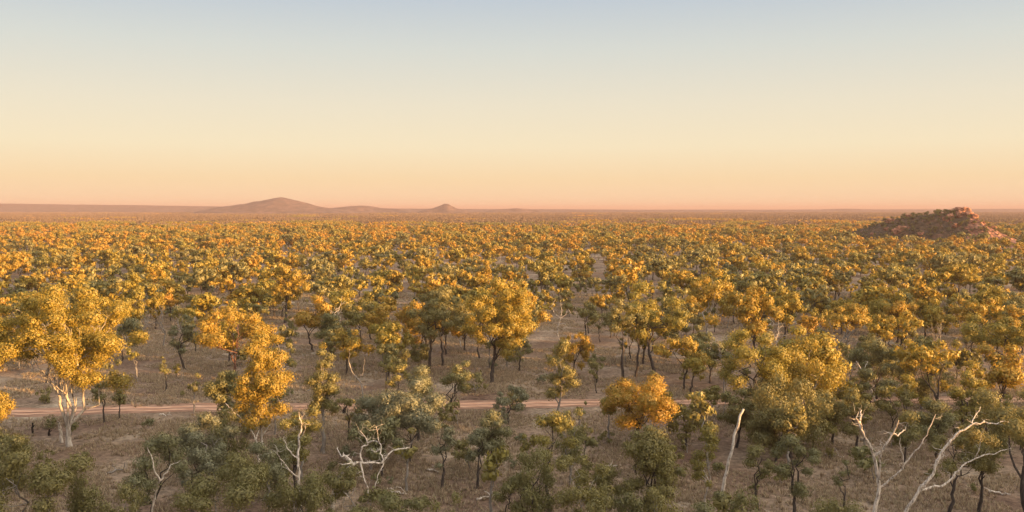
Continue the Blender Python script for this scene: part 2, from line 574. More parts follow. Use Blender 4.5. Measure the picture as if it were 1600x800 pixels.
def rock_mesh(rng, sx, sy, sz, nm='rock'):
    """a blocky weathered boulder"""
    import bmesh
    bm = bmesh.new()
    bmesh.ops.create_icosphere(bm, subdivisions=3, radius=1.0)
    seed = rng.rand() * 100
    for vv in bm.verts:
        d = vv.co.normalized()
        p = 4.5
        k = (abs(d.x) ** p + abs(d.y) ** p + abs(d.z) ** p) ** (-1 / p)
        w = 1 + 0.28 * mnoise.noise(Vector((d.x * 1.6 + seed, d.y * 1.6, d.z * 1.6))) + 0.12 * mnoise.noise(Vector((d.x * 4 + seed, d.y * 4, d.z * 4)))
        vv.co = Vector((d.x * k * w * sx, d.y * k * w * sy, (d.z * k * w + 0.6) * sz))
    me = bpy.data.meshes.new(nm)
    bm.to_mesh(me)
    bm.free()
    me.materials.append(ROCK)
    return me

def build_outcrops():
    rng = np.random.RandomState(77)
    # (px, front-back offset m, half sizes, label)
    spec = [
        (1500, -2, 4.6, 4.6, 2.5, 'tall blocky sunlit crag forming the summit of the rocky butte'),
        (1489, -6, 3.4, 3.4, 2.3, 'reddish crag leaning against the left side of the summit block of the butte'),
        (1510, -10, 3.0, 3.0, 3.2, 'orange sunlit boulder on the right shoulder of the butte summit'),
        (1500, -16, 3.0, 2.4, 2.6, 'broken red rock ledge just below the summit of the butte'),
        (1514, -16, 2.6, 2.2, 2.0, 'sunlit boulder at the top of the right slope of the butte'),
        (1522, -20, 2.4, 2.0, 1.7, 'orange boulder halfway up the right slope of the butte'),
        (1535, -14, 2.0, 2.0, 1.3, 'low orange boulder near the foot of the right slope of the butte'),
        (1392, -6, 3.0, 2.4, 1.7, 'dark rock lump on the left ridge line of the butte'),
        (1408, -34, 3.4, 2.6, 2.6, 'pale pink boulder at the left foot of the butte'),
        (1399, -36, 2.6, 2.2, 2.0, 'smaller pink boulder beside the pale boulder at the left foot of the butte'),
        (1484, -20, 3.0, 2.4, 2.2, 'dusky rock step left of the broken ledge on the butte'),
        (1492, -34, 2.2, 1.8, 1.6, 'small rock standing low on the front slope under the butte summit'),
        (1466, -2, 1.8, 1.8, 1.4, 'small dark knob on the butte skyline left of the summit'),
    ]
    for _ in range(30):
        q = rng.uniform(0, 1)
        px, dy = (rng.uniform(1470, 1560), rng.uniform(-40, 2)) if q < .65 else (rng.uniform(1345, 1470), rng.uniform(-44, 2))
        r = rng.uniform(.5, 1.7)
        spec.append((px, dy, r * rng.uniform(.8, 1.4), r, r * rng.uniform(.6, 1.0), 'small weathered boulder scattered on the slopes of the rocky butte'))
    for px, dy, sx, sy, sz, lab in spec:
        sx, sy, sz, dy = sx * .8, sy * .8, sz * .9, dy * .66
        y = BY + dy
        u = (px - 800) / F
        x = u * (y + .8 * BXC) / (1 + .8 * u)
        y = y - 0.8 * (x - BXC)
        o = link('rock_outcrop', rock_mesh(rng, sx, sy, sz, 'rock_outcrop'))
        o.location = (x, y, butte_z(x, y) - sz * 0.35)
        o.rotation_euler = (rng.uniform(-.15, .15), rng.uniform(-.15, .15), rng.uniform(-.6, .6))
        tag(o, lab, 'rock', 'rocks on the butte')
build_outcrops()

# ------------------------------------------------------------------ trees
def leaf_quads(rng, cen, rad, per, ln, wd, droop=0.0, squash=0.75, outward=0.7):
    """leaf-sized rhombic faces gathered in clumps. cen (k,3), rad (k,)"""
    cnt = np.maximum(6, (per * rad ** 2).astype(int))
    idx = np.repeat(np.arange(len(cen)), cnt)
    n = len(idx)
    d = rng.normal(0, 1, (n, 3))
    d /= np.linalg.norm(d, axis=1)[:, None]
    rr = rng.rand(n) ** (1 / 2.4)
    lump = 1 + 0.22 * np.sin(d[:, 0] * 5 + idx) * np.sin(d[:, 1] * 5 + idx * 2) + 0.15 * rng.normal(0, 1, n)
    p = cen[idx] + d * (rad[idx] * rr * lump)[:, None] * np.array([1, 1, squash])
    if droop:
        p[:, 2] -= droop * rng.rand(n) ** 2 * rad[idx]
    nr = rng.normal(0, 1, (n, 3))
    nr /= np.linalg.norm(nr, axis=1)[:, None]
    nr = nr * (1 - outward) + d * outward
    nr /= np.linalg.norm(nr, axis=1)[:, None] + 1e-9
    t = rng.normal(0, 1, (n, 3))
    t[:, 2] -= droop * 2.5
    t -= (t * nr).sum(1)[:, None] * nr
    t /= np.linalg.norm(t, axis=1)[:, None] + 1e-9
    s = np.cross(nr, t)
    sc = rng.uniform(0.65, 1.35, n)
    a = t * (ln * sc / 2)[:, None]
    b = s * (wd * sc / 2)[:, None]
    V = np.stack([p - a, p + b - a * 0.1, p + a, p - b - a * 0.1], 1).reshape(-1, 3)
    return V, np.arange(n * 4).reshape(-1, 4)

class Tree:
    pass

def gen_tree(rng, H, W, cb=0.4, style='dome', lean=(0, 0), leaf=0.26, dens=1.0, nl=None, tr=None, trk=1.0, fork=None, sides=7, cap=110):
    """returns a Tree with trunk / limb tubes and leaf faces, base at the origin"""
    T = Tree()
    Hc = H * (1 - cb)
    r0 = float(np.clip(0.13 * min(W, Hc * 1.2) + 0.22, 0.32, 1.15))
    if style == 'open': r0 *= 0.85
    if style == 'loose': r0 *= 0.95
    ax, az = max(W / 2 - r0 * 0.8, 0.15), max(Hc / 2 - r0 * 0.6, 0.15)
    fill = {'dome': 1.0, 'column': 1.15, 'loose': 0.9, 'open': 0.42, 'clump': 0.62, 'flat': 0.9}[style]
    n = int(np.clip(fill * (ax + r0 * .4) ** 2 * (az + r0 * .4) / r0 ** 3 * 1.15, 5, cap))
    zc = cb * H + Hc / 2
    ph = rng.rand(4) * 6.28
    cen, tries = [], 0
    while len(cen) < n and tries < 6000:
        tries += 1
        d = rng.normal(0, 1, 3)
        d /= np.linalg.norm(d)
        q = rng.rand() ** (1 / 3.2)
        az_ = math.atan2(d[1], d[0])
        irr = 1 + 0.18 * math.sin(2 * az_ + ph[0]) + 0.13 * math.sin(3 * az_ + ph[1] + 2 * d[2])
        x, y, z = d[0] * ax * q * irr, d[1] * ax * q * irr, d[2] * az * q
        if style in ('dome', 'clump', 'open') and z < -0.35 * az and rng.rand() < 0.55: continue
        if style == 'flat' and z < -0.2 * az and rng.rand() < 0.8: continue
        if style == 'column':
            x *= 1.0 - 0.25 * z / az; y *= 1.0 - 0.25 * z / az
        if style in ('open', 'clump') and math.sin(3 * x / ax + ph[2]) + math.sin(3.3 * y / ax + ph[3]) + math.sin(3.6 * z / az + ph[0]) < -0.7: continue
        c = np.array([x, y, z])
        if all(np.linalg.norm((c - e) * [1, 1, 1.25]) > r0 * 0.72 for e in cen):
            cen.append(c)
    cen = np.array(cen)
    rad = r0 * rng.uniform(0.62, 1.25, len(cen))
    for ax_i, want in ((0, W / 2), (1, W / 2), (2, Hc / 2)):
        sq = 1.0 if ax_i < 2 else 0.72
        ext = max(np.percentile(cen[:, ax_i] + rad * sq, 96), -np.percentile(cen[:, ax_i] - rad * sq, 4), 1e-3)
        cen[:, ax_i] *= max(0.3, want - r0 * sq * .8) / max(ext - r0 * sq * .8, .2) if want > r0 else 1.0
    lx, ly = lean
    cen[:, 2] += zc
    f = np.clip(cen[:, 2] / H, 0, 1)
    cen[:, 0] += lx * f ** 0.9
    cen[:, 1] += ly * f ** 0.9
    droop = {'loose': 0.9, 'column': 0.35, 'dome': 0.12, 'open': 0.25, 'clump': 0.1, 'flat': 0.0}[style]
    per = {'loose': 0.62, 'column': 0.95, 'dome': 1.0, 'open': 0.85, 'clump': 0.9, 'flat': 0.85}[style] * dens * 11.0 / (leaf * leaf * 0.5 * 0.5) * 0.55
    T.lv, T.lf = leaf_quads(rng, cen, rad, per, leaf * 1.25, leaf * 0.62, droop, 0.72 if style != 'loose' else 0.95)
    # wood
    tr = tr or (0.012 * H + 0.03 + 0.003 * W) * trk
    zf = (fork if fork is not None else cb * 0.85) * H
    zf = max(zf, 0.06 * H)
    top = np.array([lx * 0.55 * zf / H + rng.normal(0, 0.03 * H), ly * 0.5 * zf / H + rng.normal(0, 0.03 * H), zf])
    trunk = wob(rng, (0, 0, -0.25), top, 7, 0.022)
    T.trunk = Tubes()
    T.trunk.add(trunk, np.linspace(tr * 1.3, tr * 0.82, 7) * np.array([1.25, 1.0, 1, 1, 1, 1, 1]), sides)
    k = nl or int(np.clip(2 + len(cen) / 12, 2, 6))
    # group clumps by direction round the trunk
    ang = np.arctan2(cen[:, 1] - top[1], cen[:, 0] - top[0]) + 0.6 * (cen[:, 2] > zc)
    order = np.argsort(ang)
    T.limbs = []
    for part in np.array_split(order, k):
        if len(part) == 0: continue
        tb = Tubes()
        c = cen[part]
        g = c.mean(0)
        end = g * 0.75 + c[np.argmax(c[:, 2])] * 0.25
        st = trunk[-1] if rng.rand() < 0.7 else trunk[-2]
        path = wob(rng, st, end, 7, 0.07, 0.06)
        rl = tr * rng.uniform(0.45, 0.68)
        tb.add(path, np.linspace(rl, rl * 0.38, 7), max(5, sides - 1))
        for ci in c:
            j = min(5, max(1, int(rng.uniform(1, 6))))
            dd = np.linalg.norm(path - ci, axis=1)
            j = int(np.clip(np.argmin(dd) - rng.randint(0, 3), 1, 6))
            rb = rl * (1 - 0.62 * j / 6) * 0.55
            p2 = wob(rng, path[j], ci + rng.normal(0, 0.1, 3), 5, 0.08, 0.04)
            tb.add(p2, np.linspace(rb, rb * 0.3, 5), 4)
        T.limbs.append(tb)
    T.cen = cen
    return T

def crown_obj(T, tone, parent, mesh=None):
    me = mesh or mesh_from('crown', T.lv, [T.lf], [LEAF])
    o = link('crown', me, parent)
    o['tone'] = float(tone)
    return o

SEED = [1000]
PLACED = []      # ground spots already taken: x, y, radius
def plant(name, cat, label, bx, by, ty, w, cb, style, tone, bark, lean=0.0, dens=1.0, leaf=None, nl=None, trk=1.0, group=None, seed=None, limbs=True, fork=None):
    """a tree from its base pixel, the height of its top, its crown width; cb = row where the crown starts"""
    x, y = ground_at(bx, by)
    H = at_depth(bx, ty, y).z
    W = w / F * y
    LX = lean / F * y
    SEED[0] += 1
    rng = np.random.RandomState(seed or SEED[0])
    cbf = float(np.clip((by - cb) / (by - ty), 0.04, 0.85))
    lf = leaf or float(np.clip(0.0018 * y, 0.125, 0.36))
    T = gen_tree(rng, H, W, cbf, style, (LX, rng.normal(0, 0.04) * H), lf, dens, nl, None, trk, fork)
    root = empty(name, (x, y, tz(x, y)), 0)
    tag(root, label, cat, group)
    t = link('trunk', T.trunk.mesh('trunk', BARK[bark]), root)
    if limbs:
        for tb in T.limbs:
            link('limb', tb.mesh('limb', BARK[bark]), t)
    crown_obj(T, tone, root)
    PLACED.append((x, y, max(2.0, W * 0.42)))
    return root

GUM, IRON, WAT, SAP = 'gum_tree', 'ironbark_tree', 'wattle_tree', 'sapling'
# name, label, base x, base y, top y, crown width, crown start y, style, leaf tone, bark, lean(px)
TREES = [
 (GUM, 'largest gum tree, broad golden crown on a low-forked white trunk near the left picture edge', 108, 697, 450, 224, 606, 'clump', .80, 'white', -12),
 (GUM, 'bright gold tree cut by the left picture edge, beside the end of the dirt track', -6, 770, 603, 84, 665, 'dome', .84, 'grey', 0),
 (WAT, 'wide olive bushy tree with tangled dark branches in the bottom left corner', 72, 875, 688, 168, 826, 'clump', .54, 'grey', 5),
 (WAT, 'dark olive tree half hidden behind the wide olive bushy tree at bottom left', 2, 835, 664, 120, 770, 'dome', .46, 'grey', 0),
 (WAT, 'rounded deep green tree standing behind a bare white forked sapling', 236, 822, 679, 112, 792, 'clump', .22, 'dark', 6),
 (WAT, 'pale grey-green shrubby tree behind the rounded deep green tree', 322, 768, 650, 96, 745, 'dome', .12, 'grey', 0),
 (WAT, 'wide low olive tree at the bottom edge in front of the grey-green shrubby tree', 352, 880, 716, 176, 846, 'clump', .47, 'grey', 4),
 (GUM, 'tall column of bright gold leaves on a slender pale trunk', 404, 735, 528, 92, 668, 'column', .84, 'white', 16),
 (IRON, 'dark green tree tucked left of the tall gold column tree', 352, 690, 578, 62, 648, 'dome', .36, 'dark', 4),
 (WAT, 'mid-green bushy tree in front of the dark green tree by the gold column tree', 356, 742, 640, 62, 735, 'loose', .42, 'dark', 0),
 (WAT, 'grey-green tree spreading round the foot of the tall gold column tree', 420, 810, 688, 80, 780, 'clump', .16, 'grey', 0),
 (WAT, 'yellowish olive tree right of the gold column tree, behind white dead branches', 462, 775, 648, 82, 735, 'dome', .62, 'dark', 0),
 (SAP, 'slim pale green sapling on a long thin stem right of the gold column tree', 505, 712, 545, 54, 645, 'column', .46, 'grey', 2),
 (WAT, 'dull grey-olive sparse tree at the bottom edge under the twisted white dead tree', 550, 865, 726, 118, 826, 'open', .46, 'grey', 0),
 (WAT, 'dull olive tree at the bottom edge beside the forked white dead branch', 470, 868, 732, 96, 840, 'loose', .44, 'grey', 0),
 (IRON, 'blue-grey spreading tree with one straight dark trunk above the twisted white dead tree', 639, 724, 604, 124, 700, 'dome', .06, 'dark', 2),
 (IRON, 'dense blue-grey tree leaning against the left side of the spreading blue-grey tree', 598, 716, 622, 92, 695, 'dome', .10, 'dark', -6),
 (IRON, 'pale-topped grey-green tree behind the spreading blue-grey tree', 655, 690, 579, 74, 655, 'dome', .20, 'dark', 2),
 (IRON, 'small dark green tree with several upright stems beside the middle of the dirt track', 706, 646, 565, 58, 618, 'clump', .34, 'dark', 6),
 (IRON, 'slender grey-green tree, leftmost of three small trees on open grass below the track', 690, 766, 658, 48, 728, 'clump', .12, 'dark', 2),
 (IRON, 'dark grey-green tree with one straight trunk, middle of three small trees below the track', 746, 765, 664, 52, 722, 'dome', .14, 'dark', 0),
 (IRON, 'grey-green tree with a split trunk, rightmost of three small trees below the track', 772, 754, 646, 60, 725, 'dome', .24, 'dark', 2),
 (IRON, 'grey crooked-limbed tree in front of the dirt track right of the three small trees', 795, 664, 588, 54, 642, 'open', .10, 'dark', 10),
 (SAP, 'pale grey-green sapling beside the grey crooked-limbed tree', 784, 674, 620, 30, 664, 'column', .08, 'grey', 0),
 (GUM, 'green tree with a yellow sunlit tip standing on the dirt track edge near the middle', 868, 652, 531, 66, 628, 'clump', .58, 'grey', 4),
 (WAT, 'yellow-green tree of separate rounded clumps left of the open grass in the foreground', 858, 800, 648, 92, 735, 'clump', .66, 'dark', 0),
 (WAT, 'dark green bushy tree under the yellow-green clumped tree', 832, 850, 700, 86, 830, 'loose', .42, 'dark', 0),
 (WAT, 'grey-green leafy tree hugging the right of the yellow-green clumped tree', 892, 760, 640, 60, 735, 'loose', .40, 'grey', 0),
 (GUM, 'pale khaki tree with thin white stems at the bottom edge near the middle', 902, 862, 702, 112, 800, 'open', .58, 'white', 2),
 (WAT, 'khaki bush at the bottom edge between the pale khaki tree and the olive tree', 930, 900, 752, 84, 880, 'loose', .52, 'grey', 0),
 (GUM, 'dense rounded vivid orange tree with a black crooked limb on its left', 992, 704, 590, 128, 668, 'dome', .90, 'dark', 20),
 (WAT, 'tall leafy olive tree directly below the vivid orange tree', 1016, 850, 662, 92, 800, 'column', .56, 'dark', 0),
 (WAT, 'pale olive treetop at the bottom edge under the tall leafy olive tree', 1034, 905, 766, 86, 880, 'loose', .58, 'grey', 0),
 (GUM, 'narrow yellow-green tree left of the leaning white dead pole', 1098, 800, 657, 50, 752, 'column', .64, 'white', 9),
 (WAT, 'slight olive tree right of the leaning white dead pole', 1184, 795, 690, 60, 752, 'clump', .46, 'dark', 0),
 (IRON, 'rounded deep green tree near the bottom edge beneath the large bronze tree', 1238, 822, 680, 76, 768, 'dome', .28, 'dark', 4),
 (SAP, 'thin small sapling on open grass left of the white Y-shaped dead tree', 1317, 806, 718, 46, 768, 'open', .30, 'dark', 2),
 (GUM, 'gold-topped gum tree, tallest of the big clump above the leaning white dead pole', 1192, 674, 515, 118, 632, 'clump', .72, 'dark', -22),
 (GUM, 'bronze feathery gum tree right of the gold-topped gum, with bare white limbs in its crown', 1278, 668, 528, 128, 632, 'loose', .80, 'white', -6),
 (WAT, 'broad olive tree in front of the gold-topped and bronze gum trees', 1236, 716, 586, 140, 690, 'loose', .50, 'dark', -4),
 (WAT, 'olive tree low between the leaning white dead pole and the broad olive tree', 1150, 700, 600, 76, 668, 'dome', .46, 'dark', 4),
 (IRON, 'khaki-crowned tree with a thick black forked trunk behind the arching white dead limbs', 1484, 812, 682, 96, 740, 'clump', .56, 'dark', 10),
 (IRON, 'large olive tree with a thick black trunk and long limb at the right picture edge', 1594, 836, 612, 150, 712, 'clump', .46, 'dark', 0),
 (IRON, 'burly tree with thick curved black limbs near the right picture edge above the dead trees', 1568, 626, 492, 122, 560, 'clump', .70, 'dark', 4),
 (IRON, 'gold-topped tree with two dark stems right above the white Y-shaped dead tree', 1416, 674, 586, 68, 640, 'clump', .76, 'dark', 0),
 (IRON, 'dark green tree directly behind the right-hand branches of the white Y-shaped dead tree', 1462, 714, 622, 70, 690, 'dome', .30, 'dark', -4),
 (IRON, 'small bronze tree left of the burly black-limbed tree', 1503, 690, 578, 58, 650, 'clump', .68, 'dark', 0),
 (IRON, 'slender tree with a gold tip just left of the burly black-limbed tree', 1533, 672, 566, 50, 640, 'clump', .78, 'dark', 2),
 (IRON, 'dark green wide-crowned tree with a pale leaning dead stem against it', 1370, 626, 536, 84, 600, 'flat', .32, 'dark', -6),
 (WAT, 'khaki feathery tree right of the dark green wide-crowned tree', 1440, 640, 544, 84, 620, 'loose', .52, 'grey', 0),
 (WAT, 'olive tree filling the gap between the arching dead limbs and the right-edge tree', 1548, 740, 622, 82, 715, 'loose', .44, 'dark', 0),
 (WAT, 'olive tree behind the broad olive tree, right of the leaning white dead pole', 1212, 724, 630, 92, 705, 'dome', .48, 'dark', 0),
 (WAT, 'khaki loose-leaved tree right of the broad olive tree and left of the Y-shaped dead tree', 1300, 694, 612, 92, 670, 'loose', .54, 'dark', 0),
 (WAT, 'pale olive tree behind the left branch of the white Y-shaped dead tree', 1336, 705, 604, 66, 680, 'clump', .50, 'dark', 0),
 (IRON, 'dark olive tree behind the low right branch of the white Y-shaped dead tree', 1412, 735, 640, 62, 700, 'clump', .40, 'dark', 0),
 (IRON, 'olive tree standing under the arch of the right-hand white dead limbs', 1530, 800, 668, 86, 752, 'clump', .50, 'dark', 0),
 (WAT, 'green leafy tree at the bottom edge right of the pale khaki tree', 944, 838, 726, 70, 800, 'dome', .48, 'dark', 0),
 (WAT, 'dull green small tree at the bottom edge left of the dark green bushy tree', 796, 850, 742, 58, 810, 'clump', .42, 'dark', 0),
 (WAT, 'silver-grey round tree between the deep green tree and the wide low olive tree', 300, 806, 684, 66, 780, 'clump', .06, 'dark', 0),
 (WAT, 'silver-green bushy tree filling the space right of the gold column trunk', 442, 790, 690, 70, 772, 'loose', .24, 'dark', 0),
 (WAT, 'olive low tree in the bottom left corner right of the wide olive bushy tree', 130, 858, 740, 74, 835, 'loose', .46, 'grey', 0),
 (WAT, 'grey-green tree at the foot of the tall leafy olive tree', 978, 862, 742, 62, 835, 'loose', .34, 'grey', 0),
 (WAT, 'small dull tree at the bottom edge left of the slight olive tree', 1160, 872, 762, 60, 850, 'loose', .40, 'grey', 0),
 (WAT, 'grey-olive tree at the bottom edge right of the twisted white dead tree', 628, 884, 762, 92, 850, 'clump', .36, 'dark', 0),
 (WAT, 'dull olive tree at the bottom edge below the leftmost of the three small trees', 704, 892, 772, 78, 860, 'loose', .44, 'grey', 0),
 (WAT, 'feathery olive tree in the bottom left between the open grass and the white forked sapling', 196, 884, 756, 72, 850, 'loose', .50, 'grey', 0),
 (WAT, 'grey-green tree at the bottom edge below the narrow yellow-green tree', 1100, 884, 764, 74, 850, 'clump', .30, 'dark', 0),
 (WAT, 'olive tree at the bottom edge below the thin small sapling', 1300, 890, 764, 92, 860, 'loose', .50, 'grey', 0),
 (GUM, 'orange-gold tree with red-brown forked limbs just past the track on the left', 362, 592, 478, 122, 558, 'clump', .86, 'red', 4),
 (IRON, 'dark grey-green open tree on bare grass left of the red-limbed orange tree', 288, 577, 478, 48, 550, 'clump', .20, 'dark', 0),
 (SAP, 'small green sapling on the grass just past the track on the left', 260, 610, 556, 26, 588, 'open', .40, 'dark', -2),
 (SAP, 'knee-high yellowish shrub sapling right of the small green sapling', 276, 588, 565, 16, 582, 'column', .60, 'dark', 0),
 (SAP, 'thin leafy sapling on the near verge, right of the largest gum tree', 163, 658, 592, 40, 632, 'clump', .38, 'dark', 2),
 (SAP, 'smaller leafy sapling on the near verge, touching the thin leafy sapling', 186, 652, 606, 28, 632, 'clump', .42, 'dark', 0),
 (GUM, 'gold tree on two dark stems, farther back right of the red-limbed orange tree', 446, 504, 410, 76, 468, 'clump', .84, 'dark', 4),
 (GUM, 'orange-gold upright tree of narrow flame-like clumps left of the middle', 602, 570, 476, 62, 545, 'clump', .88, 'dark', 0),
 (IRON, 'dark olive slender tree in front of the flame-like orange-gold tree', 604, 612, 536, 48, 590, 'clump', .34, 'dark', 0),
 (IRON, 'dark green dense tree left of the flame-like orange-gold tree', 522, 556, 490, 66, 544, 'dome', .36, 'dark', 2),
 (IRON, 'large dark olive tree with a thick leaning black trunk in the middle', 670, 582, 450, 106, 528, 'clump', .54, 'dark', 18),
 (IRON, 'olive tree with a straight black trunk right of the large leaning dark olive tree', 692, 572, 478, 60, 520, 'clump', .48, 'dark', 4),
 (GUM, 'big gold tree with a leaning dark trunk near the middle past the track', 768, 598, 446, 106, 552, 'dome', .80, 'dark', 16),
 (IRON, 'low green bush-like tree at the foot of the large leaning dark olive tree', 655, 578, 536, 40, 574, 'dome', .46, 'dark', 0),
 (GUM, 'gold and green wide tree with black fanned limbs above the vivid orange tree', 1024, 588, 452, 98, 540, 'clump', .70, 'dark', 4),
 (IRON, 'blackened trunk with a small leafy tuft left of the vivid orange tree', 932, 598, 548, 34, 572, 'open', .34, 'char', 4),
 (IRON, 'thin tall dark-stemmed tree between the blackened trunk and the black-limbed wide tree', 974, 597, 470, 44, 530, 'clump', .52, 'dark', -2),
 (IRON, 'slim olive tree with a crooked dark stem touching the black-limbed wide tree', 994, 590, 488, 40, 530, 'clump', .46, 'dark', 0),
 (IRON, 'small olive tree with one thin dark trunk up the slope from the blackened trunk', 916, 540, 474, 46, 512, 'clump', .56, 'dark', 0),
 (GUM, 'golden two-lobed tree right of the black-limbed wide tree', 1108, 560, 428, 86, 505, 'clump', .84, 'white', 6),
 (IRON, 'dark green bushy tree at the foot of the golden two-lobed tree', 1090, 578, 510, 60, 570, 'dome', .34, 'dark', 0),
 (GUM, 'orange-tipped small tree between the vivid orange tree and the gold-topped gum', 1078, 620, 546, 60, 590, 'open', .74, 'dark', 4),
 (GUM, 'gold-orange bushy tree behind the bronze feathery gum tree', 1325, 566, 478, 66, 540, 'dome', .84, 'grey', 0),
 (GUM, 'warm orange tree beneath the left end of the rocky butte, well behind the dead trees', 1402, 536, 464, 56, 512, 'dome', .88, 'dark', 0),
 (GUM, 'golden flat-topped tree with a black leaning trunk below the middle of the rocky butte', 1497, 484, 413, 68, 455, 'flat', .80, 'dark', -4),
 (GUM, 'orange tree near the right picture edge above the burly black-limbed tree', 1586, 562, 476, 62, 535, 'dome', .86, 'dark', 0),
 (IRON, 'dark leaning-trunked tree with an orange top at the far left edge', 3, 450, 386, 44, 420, 'clump', .86, 'dark', 14),
 (GUM, 'gold-green tree leaning left, behind the right shoulder of the largest gum tree', 206, 517, 430, 46, 505, 'column', .74, 'dark', 0),
 (GUM, 'narrow yellow tree right of the gold-green leaning tree', 243, 514, 448, 32, 496, 'column', .80, 'dark', 0),
 (IRON, 'maroon-leaved slight tree on a dark trunk right of the narrow yellow tree', 267, 503, 456, 24, 478, 'column', .98, 'dark', 0),
 (GUM, 'golden upright column tree in the distance right of the middle', 757, 462, 406, 24, 455, 'column', .88, 'grey', 0),
 (IRON, 'grey-green small tree left of the big gold tree trunk past the track', 812, 580, 520, 50, 565, 'clump', .30, 'dark', 0),
 (IRON, 'olive spreading tree above the bush-like tree at the picture centre-left', 560, 548, 470, 56, 525, 'clump', .60, 'dark', 0),
]

for row in TREES:
    nm, lab, bx, by, ty, w, cb, st, tone, bark, lean = row
    cat = 'sapling' if nm == SAP else 'tree'
    kw = {}
    if nm == GUM and w > 180: kw = dict(nl=6, fork=.13, trk=.95)
    if 'slender pale trunk' in lab or 'narrow yellow-green' in lab or 'thin white stems' in lab: kw = dict(trk=.6)
    if 'several upright stems' in lab or 'split trunk' in lab: kw = dict(fork=.1, nl=4)
    plant(nm, cat, lab, bx, by, ty, w, cb, st, tone, bark, lean, **kw)

# ------------------------------------------------------------------ dead trees, drawn limb by limb and set at their own distance
def dead_tree(name, label, base, trunk, limbs, r0, bark='dead', seed=1, twig=True, group='bleached dead trees'):
    """trunk, limbs: lists of photo pixels; each limb swings its own way towards or away from the viewer"""
    rng = np.random.RandomState(seed)
    bx, by = base
    x, y = ground_at(bx, by)
    root = empty(name, (x, y, tz(x, y)))
    tag(root, label, 'dead tree', group)
    org = np.array([x, y, 0.0])
    def to3(pts, dy0, dy1):
        n = len(pts)
        return np.array([np.array(at_depth(p[0], p[1], y + dy0 + (dy1 - dy0) * i / max(1, n - 1))) for i, p in enumerate(pts)]) - org
    def dense(P, amp):
        out = []
        for a, b in zip(P[:-1], P[1:]):
            w = wob(rng, a, b, 4, amp)
            out.append(w[:-1])
        out.append(P[-1:])
        return np.concatenate(out)
    tp = to3(trunk, 0, rng.uniform(-.5, .5))
    tp[0] = (0, 0, -0.2)
    D = dense(tp, 0.03)
    tb = Tubes()
    tb.add(D, np.linspace(r0, r0 * 0.62, len(D)), 8)
    t = link('trunk', tb.mesh('trunk', BARK[bark]), root)
    wood = D
    for pts, rs, re in limbs:
        # grow from the nearest piece of the wood already built
        p0 = np.array(at_depth(pts[0][0], pts[0][1], y)) - org
        j = np.argmin(np.linalg.norm((wood - p0)[:, [0, 2]], axis=1))
        dy0 = wood[j][1]
        P = to3(pts, dy0, dy0 + rng.uniform(-1.6, 1.6))
        P[0] = wood[j]
        E = dense(P, 0.05)
        wood = np.concatenate([wood, E])
        tb = Tubes()
        tb.add(E, np.linspace(r0 * rs, r0 * re, len(E)), 7)
        if twig:
            for _ in range(int(len(E) / 1.2)):
                k = rng.randint(1, len(E))
                d = rng.normal(0, 1, 3)
                d[2] = abs(d[2]) * 0.8
                d /= np.linalg.norm(d)
                ln = rng.uniform(0.2, 1.0)
                tb.add(wob(rng, E[k], E[k] + d * ln, 4, 0.12), np.linspace(r0 * re * 0.6, r0 * re * 0.15, 4), 4)
        link('branch', tb.mesh('branch', BARK[bark]), t)
    PLACED.append((x, y, 1.0))
    return root

DT = 'dead_tree'
dead_tree(DT, 'white Y-shaped dead tree with upraised bare branches in the bottom right', (1362, 835),
          [(1362, 835), (1366, 800), (1372, 772), (1374, 755), (1370, 735), (1366, 712), (1366, 703)],
          [([(1366, 706), (1358, 690), (1349, 672), (1344, 656), (1338, 648)], .6, .25), ([(1345, 659), (1345, 648), (1346, 637)], .4, .2),
           ([(1368, 708), (1380, 698), (1390, 682), (1398, 668), (1404, 652)], .6, .25), ([(1396, 673), (1406, 673), (1415, 668)], .35, .15),
           ([(1371, 745), (1376, 725), (1377, 708), (1375, 690)], .5, .2),
           ([(1373, 762), (1386, 750), (1400, 738), (1411, 728), (1424, 708), (1440, 690), (1450, 668), (1462, 643)], .5, .15),
           ([(1412, 726), (1408, 700), (1407, 680)], .3, .15)], 0.15, seed=11)
dead_tree(DT, 'white dead tree of long limbs arching to the right, right of the Y-shaped dead tree', (1405, 845),
          [(1405, 845), (1414, 800), (1424, 782), (1432, 770), (1440, 754)],
          [([(1438, 758), (1450, 747), (1458, 738), (1464, 716), (1474, 700), (1486, 684), (1500, 670), (1520, 659), (1536, 656)], .8, .3),
           ([(1530, 657), (1550, 658), (1570, 655), (1585, 664), (1602, 674)], .35, .12), ([(1516, 660), (1524, 646), (1532, 632)], .25, .1),
           ([(1458, 740), (1462, 725), (1472, 712), (1477, 694)], .4, .2),
           ([(1438, 764), (1455, 758), (1474, 755), (1490, 742), (1504, 724), (1524, 713), (1546, 706), (1570, 700), (1580, 698)], .6, .12),
           ([(1528, 711), (1531, 695), (1532, 678)], .22, .1)], 0.14, seed=12)
dead_tree(DT, 'leaning smooth white dead pole snapped off at the top', (1126, 780),
          [(1126, 780), (1131, 756), (1137, 728), (1144, 700), (1150, 672), (1156, 650), (1162, 638)],
          [([(1135, 735), (1132, 748), (1134, 757)], .3, .2)], 0.135, seed=13, twig=False)
